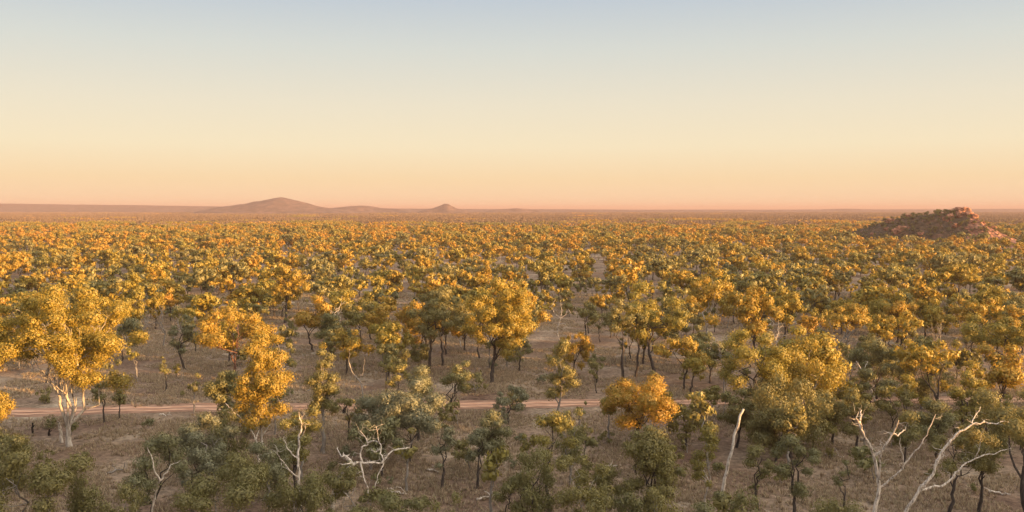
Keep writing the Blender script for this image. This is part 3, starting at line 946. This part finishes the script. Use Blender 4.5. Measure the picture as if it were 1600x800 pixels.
dead_tree(DT, 'twisted white dead tree with writhing branches below the spreading blue-grey tree', (510, 850),
          [(510, 850), (520, 790), (530, 745), (545, 730), (556, 722)],
          [([(552, 724), (545, 718), (539, 713), (537, 711)], .9, .75), ([(556, 722), (566, 722), (580, 722), (597, 722), (606, 710), (618, 702), (630, 700), (640, 699)], .55, .2),
           ([(566, 721), (563, 708), (566, 697), (575, 694), (572, 684), (563, 673)], .4, .15), ([(575, 694), (584, 688), (592, 690), (590, 676), (588, 666)], .32, .12),
           ([(597, 722), (594, 708), (596, 697), (592, 688)], .35, .15), ([(594, 708), (586, 706), (580, 702)], .3, .15),
           ([(560, 728), (568, 745), (575, 770)], .4, .2), ([(540, 742), (525, 758), (517, 775)], .45, .2), ([(596, 724), (590, 742), (586, 760)], .3, .15),
           ([(530, 760), (545, 776), (556, 760)], .35, .12)], 0.15, seed=14)
dead_tree(DT, 'forked white dead branch standing below the gold column tree', (470, 810),
          [(470, 810), (468, 770), (467, 748), (466, 720), (467, 690), (471, 672)],
          [([(468, 748), (455, 740), (445, 728), (438, 720), (433, 708)], .55, .2), ([(466, 722), (456, 712), (447, 700), (443, 684)], .5, .2),
           ([(467, 690), (476, 676), (480, 666)], .45, .18), ([(470, 676), (470, 660), (467, 646)], .5, .2), ([(446, 738), (441, 733), (440, 724)], .35, .15)], 0.11, seed=15)
dead_tree(DT, 'bare white forked sapling in front of the rounded deep green tree', (236, 830),
          [(236, 830), (238, 800), (243, 772), (246, 760)],
          [([(245, 764), (250, 752), (242, 740), (238, 720), (230, 702)], .8, .3), ([(243, 770), (236, 766), (226, 765), (218, 760)], .7, .3),
           ([(250, 752), (262, 740), (266, 730), (282, 722)], .6, .2)], 0.085, seed=16, twig=False)
dead_tree(DT, 'thin pale dead limb angled left of the gold column tree trunk', (404, 738),
          [(404, 738), (402, 700), (400, 690)],
          [([(401, 694), (394, 678), (384, 664), (370, 650), (358, 640), (352, 633)], .7, .25), ([(366, 647), (356, 647), (348, 648)], .4, .2),
           ([(402, 690), (405, 675), (396, 655), (388, 645)], .5, .2)], 0.11, seed=17, twig=False)
dead_tree(DT, 'pale leaning dead stem against the dark green wide-crowned tree', (1371, 637),
          [(1371, 637), (1364, 618), (1356, 596), (1346, 580), (1338, 566)], [([(1350, 585), (1352, 574), (1356, 566)], .4, .2)], 0.1, seed=18)
dead_tree(DT, 'pinkish bare dead tree on open ground right of the big gold tree', (874, 532),
          [(874, 532), (871, 512), (876, 498)],
          [([(875, 500), (866, 490), (862, 478), (868, 468)], .6, .2), ([(876, 499), (884, 492), (888, 484), (892, 490)], .6, .2), ([(874, 508), (882, 505), (884, 510)], .4, .2),
           ([(876, 497), (878, 484), (876, 472)], .5, .2)], 0.08, seed=19)
dead_tree(DT, 'bare grey-white dead tree with a kinked stem left of the dark olive slender tree', (566, 640),
          [(566, 640), (566, 608), (562, 596), (550, 582), (544, 565)],
          [([(562, 596), (568, 580), (570, 560)], .5, .2), ([(566, 606), (578, 602), (588, 606)], .4, .15), ([(548, 578), (545, 560), (546, 546)], .5, .2)], 0.075, 'grey', seed=20)
dead_tree(DT, 'thick bare white stub beside the trunk of the largest gum tree', (97, 690),
          [(97, 690), (95, 672), (92, 658)], [([(95, 676), (93, 664), (90, 656)], .5, .3)], 0.16, seed=21, twig=False)

# burnt stumps
def stump(label, bx, by, hpx, wpx, seed, loop=False):
    rng = np.random.RandomState(seed)
    x, y = ground_at(bx, by)
    h, w = hpx / F * y, wpx / F * y
    root = empty('burnt_stump', (x, y, tz(x, y)))
    tag(root, label, 'stump', 'charred stumps')
    tb = Tubes()
    tb.add(wob(rng, (0, 0, -.1), (w * .1, 0, h * (.55 if loop else 1)), 6, .05), np.array([.62, .5, .46, .44, .4, .3]) * w, 9)
    t = link('trunk', tb.mesh('trunk', BARK['char']), root)
    tb = Tubes()
    if loop:
        tb.add([(w * .2, 0, h * .45), (w * .5, .05, h * .7), (w * .55, .05, h * .95), (w * .2, 0, h), (-w * .15, 0, h * .82)], np.array([.26, .22, .18, .15, .08]) * w, 7)
    else:
        tb.add(wob(rng, (w * .1, 0, h * .6), (w * .9, .1, h * .85), 4, .1), np.array([.2, .17, .13, .07]) * w, 6)
    link('snag', tb.mesh('snag', BARK['char']), t)
stump('charred hollow stump curling over at the edge of the dirt track left of the middle', 538, 646, 15, 6, 3, True)
stump('thin charred stump on shaded grass left of the largest gum tree', 51, 675, 18, 3.5, 4)
stump('short charred stump between the thin stump and the largest gum tree', 77, 678, 10, 4, 5)

# ------------------------------------------------------------------ the woodland beyond: repeated trees
VR = np.random.RandomState(4242)
# kind: (name, label words, H range, W/H, cb, style, tone range, bark, share)
KINDS = {
    'gold':  (GUM, 'golden-crowned', (6.0, 10.0), (.75, 1.1), (.22, .42), ('clump', 'open', 'clump', 'column', 'dome', 'clump'), (.74, .90), 'dark'),
    'olive': (IRON, 'olive-green-crowned', (5, 9), (.7, 1.0), (.25, .45), ('clump', 'open', 'flat', 'dome', 'open', 'clump'), (.46, .64), 'dark'),
    'dark':  (IRON, 'dark-green-crowned', (4, 7.5), (.7, 1.05), (.15, .4), ('dome', 'clump', 'flat', 'clump'), (.24, .42), 'dark'),
    'bush':  ('wattle_bush', 'grey-brown', (1.8, 3.6), (.8, 1.2), (.08, .15), ('loose', 'open', 'dome', 'open'), (.36, .62), 'grey'),
 'thin':  (SAP, 'thin pale', (4, 7), (.35, .5), (.4, .55), ('open', 'column', 'open', 'clump'), (.40, .70), 'grey'),
}
SHARE = [('gold', .37), ('olive', .20), ('dark', .12), ('bush', .14), ('thin', .10), ('bare', .07)]

def bare_tree(rng, H, sides=5):
    tb = Tubes()
    def rec(p, d, ln, r, lev):
        e = p + d * ln
        path = wob(rng, p, e, 4, 0.07)
        tb.add(path, np.linspace(r, r * 0.62, 4), sides if lev < 2 else 4)
        if lev >= 3: return
        for _ in range(3 if lev else 4):
            nd = d + rng.normal(0, 0.55, 3)
            nd[2] = max(nd[2], 0.1)
            nd /= np.linalg.norm(nd)
            rec(path[rng.randint(2, 4)], nd, ln * rng.uniform(.55, .8), r * .55, lev + 1)
    rec(np.array([0, 0, -.2]), np.array([rng.normal(0, .1), rng.normal(0, .1), 1.0]), H * .4, H * .016, 0)
    return tb

MID = {}
for kn, (nm, lw, hr, wr, cbr, sts, tn, bark) in KINDS.items():
    MID[kn] = []
    for i in range(len(sts)):
        rng = np.random.RandomState(VR.randint(1 << 30))
        H = VR.uniform(*hr)
        T = gen_tree(rng, H, H * VR.uniform(*wr), VR.uniform(*cbr), sts[i], (VR.normal(0, .6), VR.normal(0, .6)), 0.30, 1.0, sides=6, cap=34)
        tb = T.trunk
        for l in T.limbs:
            off = tb.n
            tb.v += l.v
            tb.f += [f + off for f in l.f]
            tb.n += l.n
        MID[kn].append((tb.mesh('trunk', BARK[bark]), mesh_from('crown', T.lv, [T.lf], [LEAF])))
MID['bare'] = [(bare_tree(np.random.RandomState(900 + i), 6.5 + i).mesh('trunk', BARK['dead' if i % 2 else 'grey']), None) for i in range(3)]

# spots: a jittered grid thinned by slow noise, keeping clear of what is planted and of the photo's open ground
def spots(y0, y1, cell, xmax=0.70, seed=1, pad=25):
    rng = np.random.RandomState(seed)
    out = []
    yy = y0
    ys = np.arange(y0, y1, cell)
    for yv in ys:
        half = xmax * yv + pad
        xs = np.arange(-half, half, cell)
        px = xs + rng.uniform(-.48, .48, len(xs)) * cell
        py = yv + rng.uniform(-.48, .48, len(xs)) * cell
        keep = rng.rand(len(xs)) < np.clip(-0.62 + 1.9 * fbm(px / 34, py / 34, 3) + 0.80 * fbm(px / 170 + 8, py / 170, 2) + (0.12 if yv < 330 else 0), 0.08, 1)
        out.append(np.stack([px[keep], py[keep]], 1))
    return np.concatenate(out)

S = spots(88, 900, 6.7, seed=31)
OPEN = [(200, 330, 560, 650), (510, 550, 600, 645), (835, 895, 505, 528), (900, 985, 552, 640)]
keep = []
Pm = np.array(PLACED)
for x, y in S:
    px, py = proj(x, y)
    if y < 320:
        d = np.hypot(Pm[:, 0] - x, Pm[:, 1] - y)
        if (d < Pm[:, 2] + 1.6).any(): continue
    if py > 596 and not (px > 1060 and py < 700 and VR.rand() < .8): continue
    if any(a < px < b and c < py < e for a, b, c, e in OPEN): continue
    if abs(y - float(track_y(x))) < 2.4: continue
    if abs(y - BY + .8 * (x - BXC)) < 44 and 1300 < px < 1604: continue
    keep.append((x, y))
S = np.array(keep)
S = S[np.argsort(S[:, 1])]
kinds = VR.choice([k for k, _ in SHARE], len(S), p=[s for _, s in SHARE])
# slow clumping of kinds: darker stands here and there
N_IND = 140
inview = [(i, proj(*S[i])) for i in range(len(S))]
ind = [i for i, (px, py) in inview if -60 < px < 1660][:N_IND]
# young growth filling the gaps round the track, thickest at the right
extra = []
def fill(n, x0, x1, y0, y1, ks, gap):
    c = 0
    for _ in range(n * 30):
        if c >= n: break
        px, py = VR.uniform(x0, x1), VR.uniform(y0, y1)
        x, y = ground_at(px, py)
        if (np.hypot(Pm[:, 0] - x, Pm[:, 1] - y) < Pm[:, 2] * .7 + gap).any(): continue
        if any(math.hypot(x - a[0], y - a[1]) < gap + 1 for a in extra): continue
        if abs(y - float(track_y(x))) < 2.2: continue
        extra.append((x, y, ks[VR.randint(len(ks))]))
        c += 1
fill(40, 1070, 1610, 580, 720, ('olive', 'thin', 'bush', 'olive', 'dark', 'bush'), .9)
fill(30, 380, 1060, 556, 770, ('thin', 'bush', 'thin', 'dark', 'olive'), .9)
fill(8, 0, 380, 560, 660, ('bush', 'thin'), .9)
fill(8, 560, 1400, 730, 840, ('bush', 'thin'), .8)
S = np.concatenate([S, np.array([(a[0], a[1]) for a in extra])])
kinds = np.concatenate([kinds, np.array([a[2] for a in extra])])
ind += list(range(len(S) - len(extra), len(S)))
indset = set(ind)

ZONE = [(0, 'past the track, under the far left ridge'), (330, 'past the track, under the long skyline hill'), (620, 'past the track, under the small cone hill'),
        (900, 'past the track, under the level skyline'), (1290, 'past the track, under the rocky butte')]
for i in ind:
    x, y = S[i]
    kn = kinds[i]
    px, py = proj(x, y)
    zi = [z for z in ZONE if px >= z[0]] or [ZONE[0]]
    zone = zi[-1][1]
    small = i >= len(S) - len(extra)
    if small:
        zone = 'near the dirt track, ' + ('left third' if px < 533 else 'middle third' if px < 1066 else 'right third')
    tme, cme = MID[kn][VR.randint(len(MID[kn]))]
    if kn == 'bare':
        nm, words, cat, tone = DT, 'leafless grey repeat dead tree', 'dead tree', 0
        lab = 'leafless pale dead tree, ' + zone
        grp = 'bare dead trees ' + zone
    else:
        nm, lw, hr, wr, cbr, sts, tn, bark = KINDS[kn]
        cat = 'sapling' if nm == SAP else 'bush' if nm == 'wattle_bush' else 'tree'
        lab = {'gold': 'golden-crowned tree on dark trunk, ', 'olive': 'olive-green tree on dark trunk, ', 'dark': 'dark green dense-crowned tree, ', 'thin': 'thin sparse-leaved young tree, ', 'bush': 'low dull leafy bush, '}[kn] + zone
        grp = {'gold': 'golden trees ', 'olive': 'olive trees ', 'dark': 'dark green trees ', 'thin': 'thin young trees ', 'bush': 'low bushes '}[kn] + zone
        tone = VR.uniform(*tn)
    root = empty(nm, (x, y, tz(x, y) - 0.05), VR.uniform(0, 6.28))
    k = VR.uniform(.58, 1.1)
    root.scale = (k * VR.uniform(.85, 1.1),) * 2 + (k * VR.uniform(.92, 1.15),)
    if small and kn in ('olive', 'dark', 'bare'): root.scale = [a * .72 for a in root.scale]
    tag(root, lab, cat, grp)
    link('trunk', tme, root)
    if cme:
        c = link('crown', cme, root)
        c['tone'] = tone

# ---- everything farther: one woodland object, trees instanced on its points
def lod_tree(rng, H, W, cb, style, leaf, bark, name, cap=16, dens=.8):
    T = gen_tree(rng, H, W, cb, style, (rng.normal(0, .5), 0), leaf, dens, sides=4, cap=cap)
    v, f = [T.lv], [T.lf]
    n = len(T.lv)
    wv, wf = [], []
    for tb in [T.trunk] + T.limbs[:]:
        take = tb.v if tb is T.trunk else tb.v[:1]
        fk = tb.f if tb is T.trunk else tb.f[:1]
        off = n
        for a in take:
            v.append(a)
        for q in fk:
            wf.append(q + off)
        n += sum(len(a) for a in take)
    return np.concatenate(v), T.lf, np.concatenate(wf), bark

def template(name, v, lf, wf, bark, leafm=None):
    me = mesh_from(name, v, [lf, wf], [leafm or LEAF, BARK[bark]], False, [0, 1])
    return bpy.data.objects.new(name, me)     # only read by the instancing nodes

def instancer(name, pts, idx, rot, scl, tone, objs, label=None):
    me = bpy.data.meshes.new(name)
    me.vertices.add(len(pts))
    me.vertices.foreach_set('co', np.asarray(pts, np.float32).ravel())
    for an, ty, val in (('idx', 'INT', idx), ('rz', 'FLOAT', rot), ('scl', 'FLOAT', scl), ('tone', 'FLOAT', tone)):
        a = me.attributes.new(an, ty, 'POINT')
        a.data.foreach_set('value', np.asarray(val, np.int32 if ty == 'INT' else np.float32))
    o = link(name, me)
    g = bpy.data.node_groups.new(name + '_nodes', 'GeometryNodeTree')
    g.interface.new_socket('Geometry', in_out='INPUT', socket_type='NodeSocketGeometry')
    g.interface.new_socket('Geometry', in_out='OUTPUT', socket_type='NodeSocketGeometry')
    gi, go = g.nodes.new('NodeGroupInput'), g.nodes.new('NodeGroupOutput')
    iop = g.nodes.new('GeometryNodeInstanceOnPoints')
    jn = g.nodes.new('GeometryNodeJoinGeometry')
    LL = g.links.new
    for ob in reversed(objs):
        oi = g.nodes.new('GeometryNodeObjectInfo')
        oi.inputs['Object'].default_value = ob
        oi.inputs['As Instance'].default_value = True
        LL(oi.outputs['Geometry'], jn.inputs[0])
    def na(nm, ty):
        n = g.nodes.new('GeometryNodeInputNamedAttribute')
        n.data_type = ty
        n.inputs['Name'].default_value = nm
        return n.outputs['Attribute']
    cx = g.nodes.new('ShaderNodeCombineXYZ')
    LL(na('rz', 'FLOAT'), cx.inputs['Z'])
    LL(gi.outputs[0], iop.inputs['Points'])
    LL(jn.outputs[0], iop.inputs['Instance'])
    iop.inputs['Pick Instance'].default_value = True
    LL(na('idx', 'INT'), iop.inputs['Instance Index'])
    er = g.nodes.new('FunctionNodeEulerToRotation')
    LL(cx.outputs[0], er.inputs[0])
    LL(er.outputs[0], iop.inputs['Rotation'])
    LL(na('scl', 'FLOAT'), iop.inputs['Scale'])
    LL(iop.outputs[0], go.inputs[0])
    md = o.modifiers.new('instances', 'NODES')
    md.node_group = g
    tag(o, label, None, None, 'stuff')
    return o

far = [i for i in range(len(S)) if i not in indset]
objs, base_idx = [], {}
for kn in ('gold', 'olive', 'dark', 'bush', 'thin'):
    nm, lw, hr, wr, cbr, sts, tn, bark = KINDS[kn]
    base_idx[kn] = len(objs)
    for i in range(4):
        rng = np.random.RandomState(7000 + len(objs))
        H = rng.uniform(*hr)
        objs.append(template('far_tree', *lod_tree(rng, H, H * rng.uniform(*wr), rng.uniform(*cbr), sts[i], 0.62, bark, 'far', 22, 1.0)))
base_idx['bare'] = len(objs)
for i in range(2):
    tb = bare_tree(np.random.RandomState(950 + i), 7)
    objs.append(bpy.data.objects.new('far_tree', tb.mesh('far_tree', BARK['grey'])))
pts, idx, tone = [], [], []
for i in far:
    kn = kinds[i]
    pts.append((S[i][0], S[i][1], tz(*S[i]) - .05))
    idx.append(base_idx[kn] + VR.randint(4 if kn != 'bare' else 2))
    tone.append(VR.uniform(*KINDS[kn][6]) + .10 * float(smooth(200, 600, S[i][1])) if kn != 'bare' else 0)  # tone warms with distance, painting in some of the haze

# patches of small trees for the far plain
pbase = len(objs)
PS = 56.0
for k in range(5):
    rng = np.random.RandomState(8000 + k)
    V, LFs, WFs, n = [], [], [], 0
    cnt = 62
    for t in range(cnt):
        H = rng.uniform(3.6, 7.8)
        v, lf, wf, _ = lod_tree(rng, H, H * rng.uniform(.6, .95), rng.uniform(.3, .45), rng.choice(['dome', 'clump', 'flat']), 1.0, 'dark', 'p', 7, .75)
        v = v + np.array([rng.uniform(-.5, .5) * PS, rng.uniform(-.5, .5) * PS, 0])
        V.append(v)
        LFs.append(lf + n)
        WFs.append(wf + n)
        n += len(v)
    objs.append(template('far_patch', np.concatenate(V), np.concatenate(LFs), np.concatenate(WFs), 'dark'))
    objs.append(template('far_patch', np.concatenate(V), np.concatenate(LFs), np.concatenate(WFs), 'grey', HAZELEAF))
def patch_spots(y0, y1):
    out = []
    for yv in np.arange(y0, y1, PS):
        half = .66 * yv + 60
        xs = np.arange(-half, half, PS)
        out.append(np.stack([xs, xs * 0 + yv], 1))
    return np.concatenate(out)
Q = patch_spots(900 + PS / 2, 6000)
Q = Q + VR.uniform(-6, 6, Q.shape)
dens = np.clip(1.3 - (Q[:, 1] - 900) / 9000, .55, 1) * np.clip(.45 + fbm(Q[:, 0] / 400, Q[:, 1] / 400, 2), 0, 1)
Q = Q[(VR.rand(len(Q)) < dens)]
bx0, bx1 = (1322 - 800) / F * BY, (1592 - 800) / F * BY
Q = Q[~((Q[:, 0] > bx0 - 30) & (Q[:, 0] < bx1 + 30) & (np.abs(Q[:, 1] - BY) < 95))]
for x, y in Q:
    pts.append((x, y, 0))
    dry = VR.rand() < .47 * float(smooth(700, 1900, y)) + .48  # haze-coloured patches take over with distance
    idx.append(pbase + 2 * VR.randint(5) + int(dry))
    tone.append(np.clip(.78 + .10 * min(1, (y - 900) / 1500) + VR.normal(0, .10), .4, 1))  # ochre shift puts haze and grass tint into the leaf colour
# broad patches of tree clumps out to the horizon
hbase = len(objs)
HS = 260.0
for k in range(4):
    rng = np.random.RandomState(8800 + k)
    c = np.stack([rng.uniform(-.5, .5, 420) * HS, rng.uniform(-.5, .5, 420) * HS, rng.uniform(2.5, 6.5, 420)], 1)
    v, f = leaf_quads(rng, c, rng.uniform(2.2, 4.0, 420), .9, 3.2, 2.2, 0, .8)
    objs.append(bpy.data.objects.new('far_clumps', mesh_from('far_clumps', v, [f], [HAZELEAF])))
for yv in np.arange(6000 + HS / 2, 9000, HS):
    for xv in np.arange(-.66 * yv, .66 * yv, HS):
        if VR.rand() > .35 + .9 * fbm(xv / 1500, yv / 1500, 2): continue
        pts.append((xv + VR.uniform(-60, 60), yv + VR.uniform(-60, 60), 0))
        idx.append(hbase + VR.randint(4))
        tone.append(np.clip(.74 + VR.normal(0, .08), .5, .95))
n = len(pts)
instancer('woodland', pts, idx, VR.uniform(0, 6.28, n), VR.uniform(.55, 1.1, n), tone, objs)

# scrub and small trees growing on the butte
bp, bi, bt = [], [], []
for _ in range(430):
    px = VR.uniform(1318, 1580)
    y = BY + VR.uniform(-32, 8)
    u = (px - 800) / F
    x = u * (y + .8 * BXC) / (1 + .8 * u)
    y = y - 0.8 * (x - BXC)
    z = butte_z(x, y)
    if z < 0: continue
    bp.append((x, y, z - .1)); bi.append(VR.randint(12)); bt.append(VR.uniform(.3, .62))
instancer('hill_scrub', bp, bi, VR.uniform(0, 6.28, len(bp)), VR.uniform(.16, .42, len(bp)), bt, objs[:12])

# ------------------------------------------------------------------ dry grass and low shrubs
def grass_patch(seed, size=4.0, tufts=110):
    rng = np.random.RandomState(seed)
    V, Fc, n = [], [], 0
    for _ in range(tufts):
        c = np.array([rng.uniform(-.5, .5) * size, rng.uniform(-.5, .5) * size, 0])
        hh = rng.uniform(.15, .45)
        for b in range(9):
            a = rng.uniform(0, 6.28)
            d = np.array([math.cos(a), math.sin(a), 0])
            s = np.array([-d[1], d[0], 0]) * rng.uniform(.02, .045)
            p0 = c + d * rng.uniform(0, .12)
            p1 = p0 + d * rng.uniform(.05, .3) + np.array([0, 0, hh * rng.uniform(.6, 1.1)])
            V += [p0 - s, p0 + s, p1]
            Fc.append((n, n + 1, n + 2))
            n += 3
    return bpy.data.objects.new('grass_patch', mesh_from('grass_patch', np.array(V), [np.array(Fc)], [GRASSM]))
gobj = [grass_patch(60 + i) for i in range(5)]
gp = []
for yv in np.arange(46, 230, 3.2):
    half = .66 * yv + 8
    step = 3.2 if yv < 130 else 4.2
    for xv in np.arange(-half, half, step):
        x, y = xv + VR.uniform(-1.5, 1.5), yv + VR.uniform(-1.5, 1.5)
        if -3.6 + 2.4 * float(smooth(8, 22, x)) < y - float(track_y(x)) < 2.4 and VR.rand() < .9: continue
        if fbm(x / 11 + 40, y / 11, 3) < .36: continue
        gp.append((x, y, tz(x, y) - .03))
n = len(gp)
instancer('dry_grass', gp, VR.randint(0, 5, n), VR.uniform(0, 6.28, n), VR.uniform(.7, 1.25, n), np.zeros(n), gobj)

# low shrubs one can pick out on the open grass
SHM = []
for i in range(4):
    rng = np.random.RandomState(300 + i)
    T = gen_tree(rng, 1.5, 1.7, .12, ('dome', 'loose', 'clump', 'open')[i], (0, 0), .2, .8, sides=5, cap=12, tr=.035)
    tb = T.trunk
    for l in T.limbs:
        off = tb.n
        tb.v += l.v; tb.f += [f + off for f in l.f]; tb.n += l.n
    SHM.append((tb.mesh('stem', BARK['grey']), mesh_from('foliage', T.lv, [T.lf], [LEAF])))
cnt = 0
for _ in range(600):
    if cnt >= 60: break
    px, py = VR.uniform(10, 1590), VR.uniform(560, 798)
    x, y = ground_at(px, py)
    d = np.hypot(Pm[:, 0] - x, Pm[:, 1] - y)
    if (d < 2.2).any() or abs(y - float(track_y(x))) < 3.2: continue
    st, fo = SHM[VR.randint(4)]
    root = empty('low_shrub', (x, y, tz(x, y)), VR.uniform(0, 6.28))
    s = VR.uniform(.45, 1.05)
    root.scale = (s, s, s)
    side = 'below the track' if py > 640 else 'just past the track'
    third = 'left' if px < 533 else 'middle' if px < 1066 else 'right'
    tag(root, f'knee-high dusty shrub in dry grass {side} in the {third} third', 'shrub', f'dusty shrubs {side}, {third} third')
    link('stem', st, root)
    c = link('foliage', fo, root)
    c['tone'] = VR.uniform(.1, .6)
    cnt += 1

# fallen branches lying in the grass
LOGS = [(168, 742, 30, 12, 'left'), (610, 772, 26, -6, 'below the twisted white dead tree'), (745, 782, 34, 8, 'a'), (905, 668, 22, -4, 'a'), (945, 735, 26, 5, 'a'), (1290, 712, 30, -8, 'a'), (1345, 690, 20, 5, 'a'),
        (1190, 812, 30, 7, 'a'), (250, 648, 18, -3, 'a'), (480, 612, 20, 3, 'a'), (1048, 655, 20, 4, 'a'), (1545, 770, 34, -9, 'a'), (205, 790, 24, 9, 'a'), (668, 738, 20, -5, 'a')]
for k, (px, py, ln, sl, _) in enumerate(LOGS):
    rng = np.random.RandomState(500 + k)
    x, y = ground_at(px, py)
    x2, y2 = ground_at(px + ln, py - sl * .6)
    root = empty('fallen_branch', (x, y, tz(x, y)))
    tag(root, 'bleached fallen branch lying flat in the dry grass between the foreground trees', 'branch', 'fallen branches in the grass')
    a = np.array([0, 0, .1]); b = np.array([x2 - x, y2 - y, tz(x2, y2) - tz(x, y) + .12])
    tb = Tubes()
    p = wob(rng, a, b, 7, .04)
    tb.add(p, np.linspace(.10, .04, 7), 6)
    me = link('stem', tb.mesh('stem', BARK['dead' if k % 3 else 'grey']), root)
    for q in range(2):
        tb = Tubes()
        j = rng.randint(2, 6)
        tb.add(wob(rng, p[j], p[j] + np.array([rng.normal(0, .6), rng.normal(0, .6), rng.uniform(.15, .7)]), 4, .1), np.linspace(.045, .012, 4), 5)
        link('twig', tb.mesh('twig', BARK['dead' if k % 3 else 'grey']), me)

# ------------------------------------------------------------------ evening haze over the plain
def build_haze():
    x0, x1, y0, y1, z0, z1 = -31000, 31000, -31000, 34000, -3.0, 68.0
    v = [(x0, y0, z0), (x1, y0, z0), (x1, y1, z0), (x0, y1, z0), (x0, y0, z1), (x1, y0, z1), (x1, y1, z1), (x0, y1, z1)]
    f = np.array([(3, 2, 1, 0), (4, 5, 6, 7), (0, 1, 5, 4), (1, 2, 6, 5), (2, 3, 7, 6), (3, 0, 4, 7)])
    m, nt = mat_new('haze')
    out = node(nt, 'ShaderNodeOutputMaterial')
    pv = node(nt, 'ShaderNodeVolumePrincipled')
    pv.inputs['Color'].default_value = (0.45, 0.345, 0.345, 1)
    pv.inputs['Density'].default_value = 1.5e-4
    pv.inputs['Anisotropy'].default_value = 0.0
    nt.links.new(pv.outputs[0], out.inputs['Volume'])
    o = link('haze', mesh_from('haze', np.array(v, float), [f], [m]))
    o.display_type = 'WIRE'
    tag(o, None, None, None, 'stuff')
build_haze()
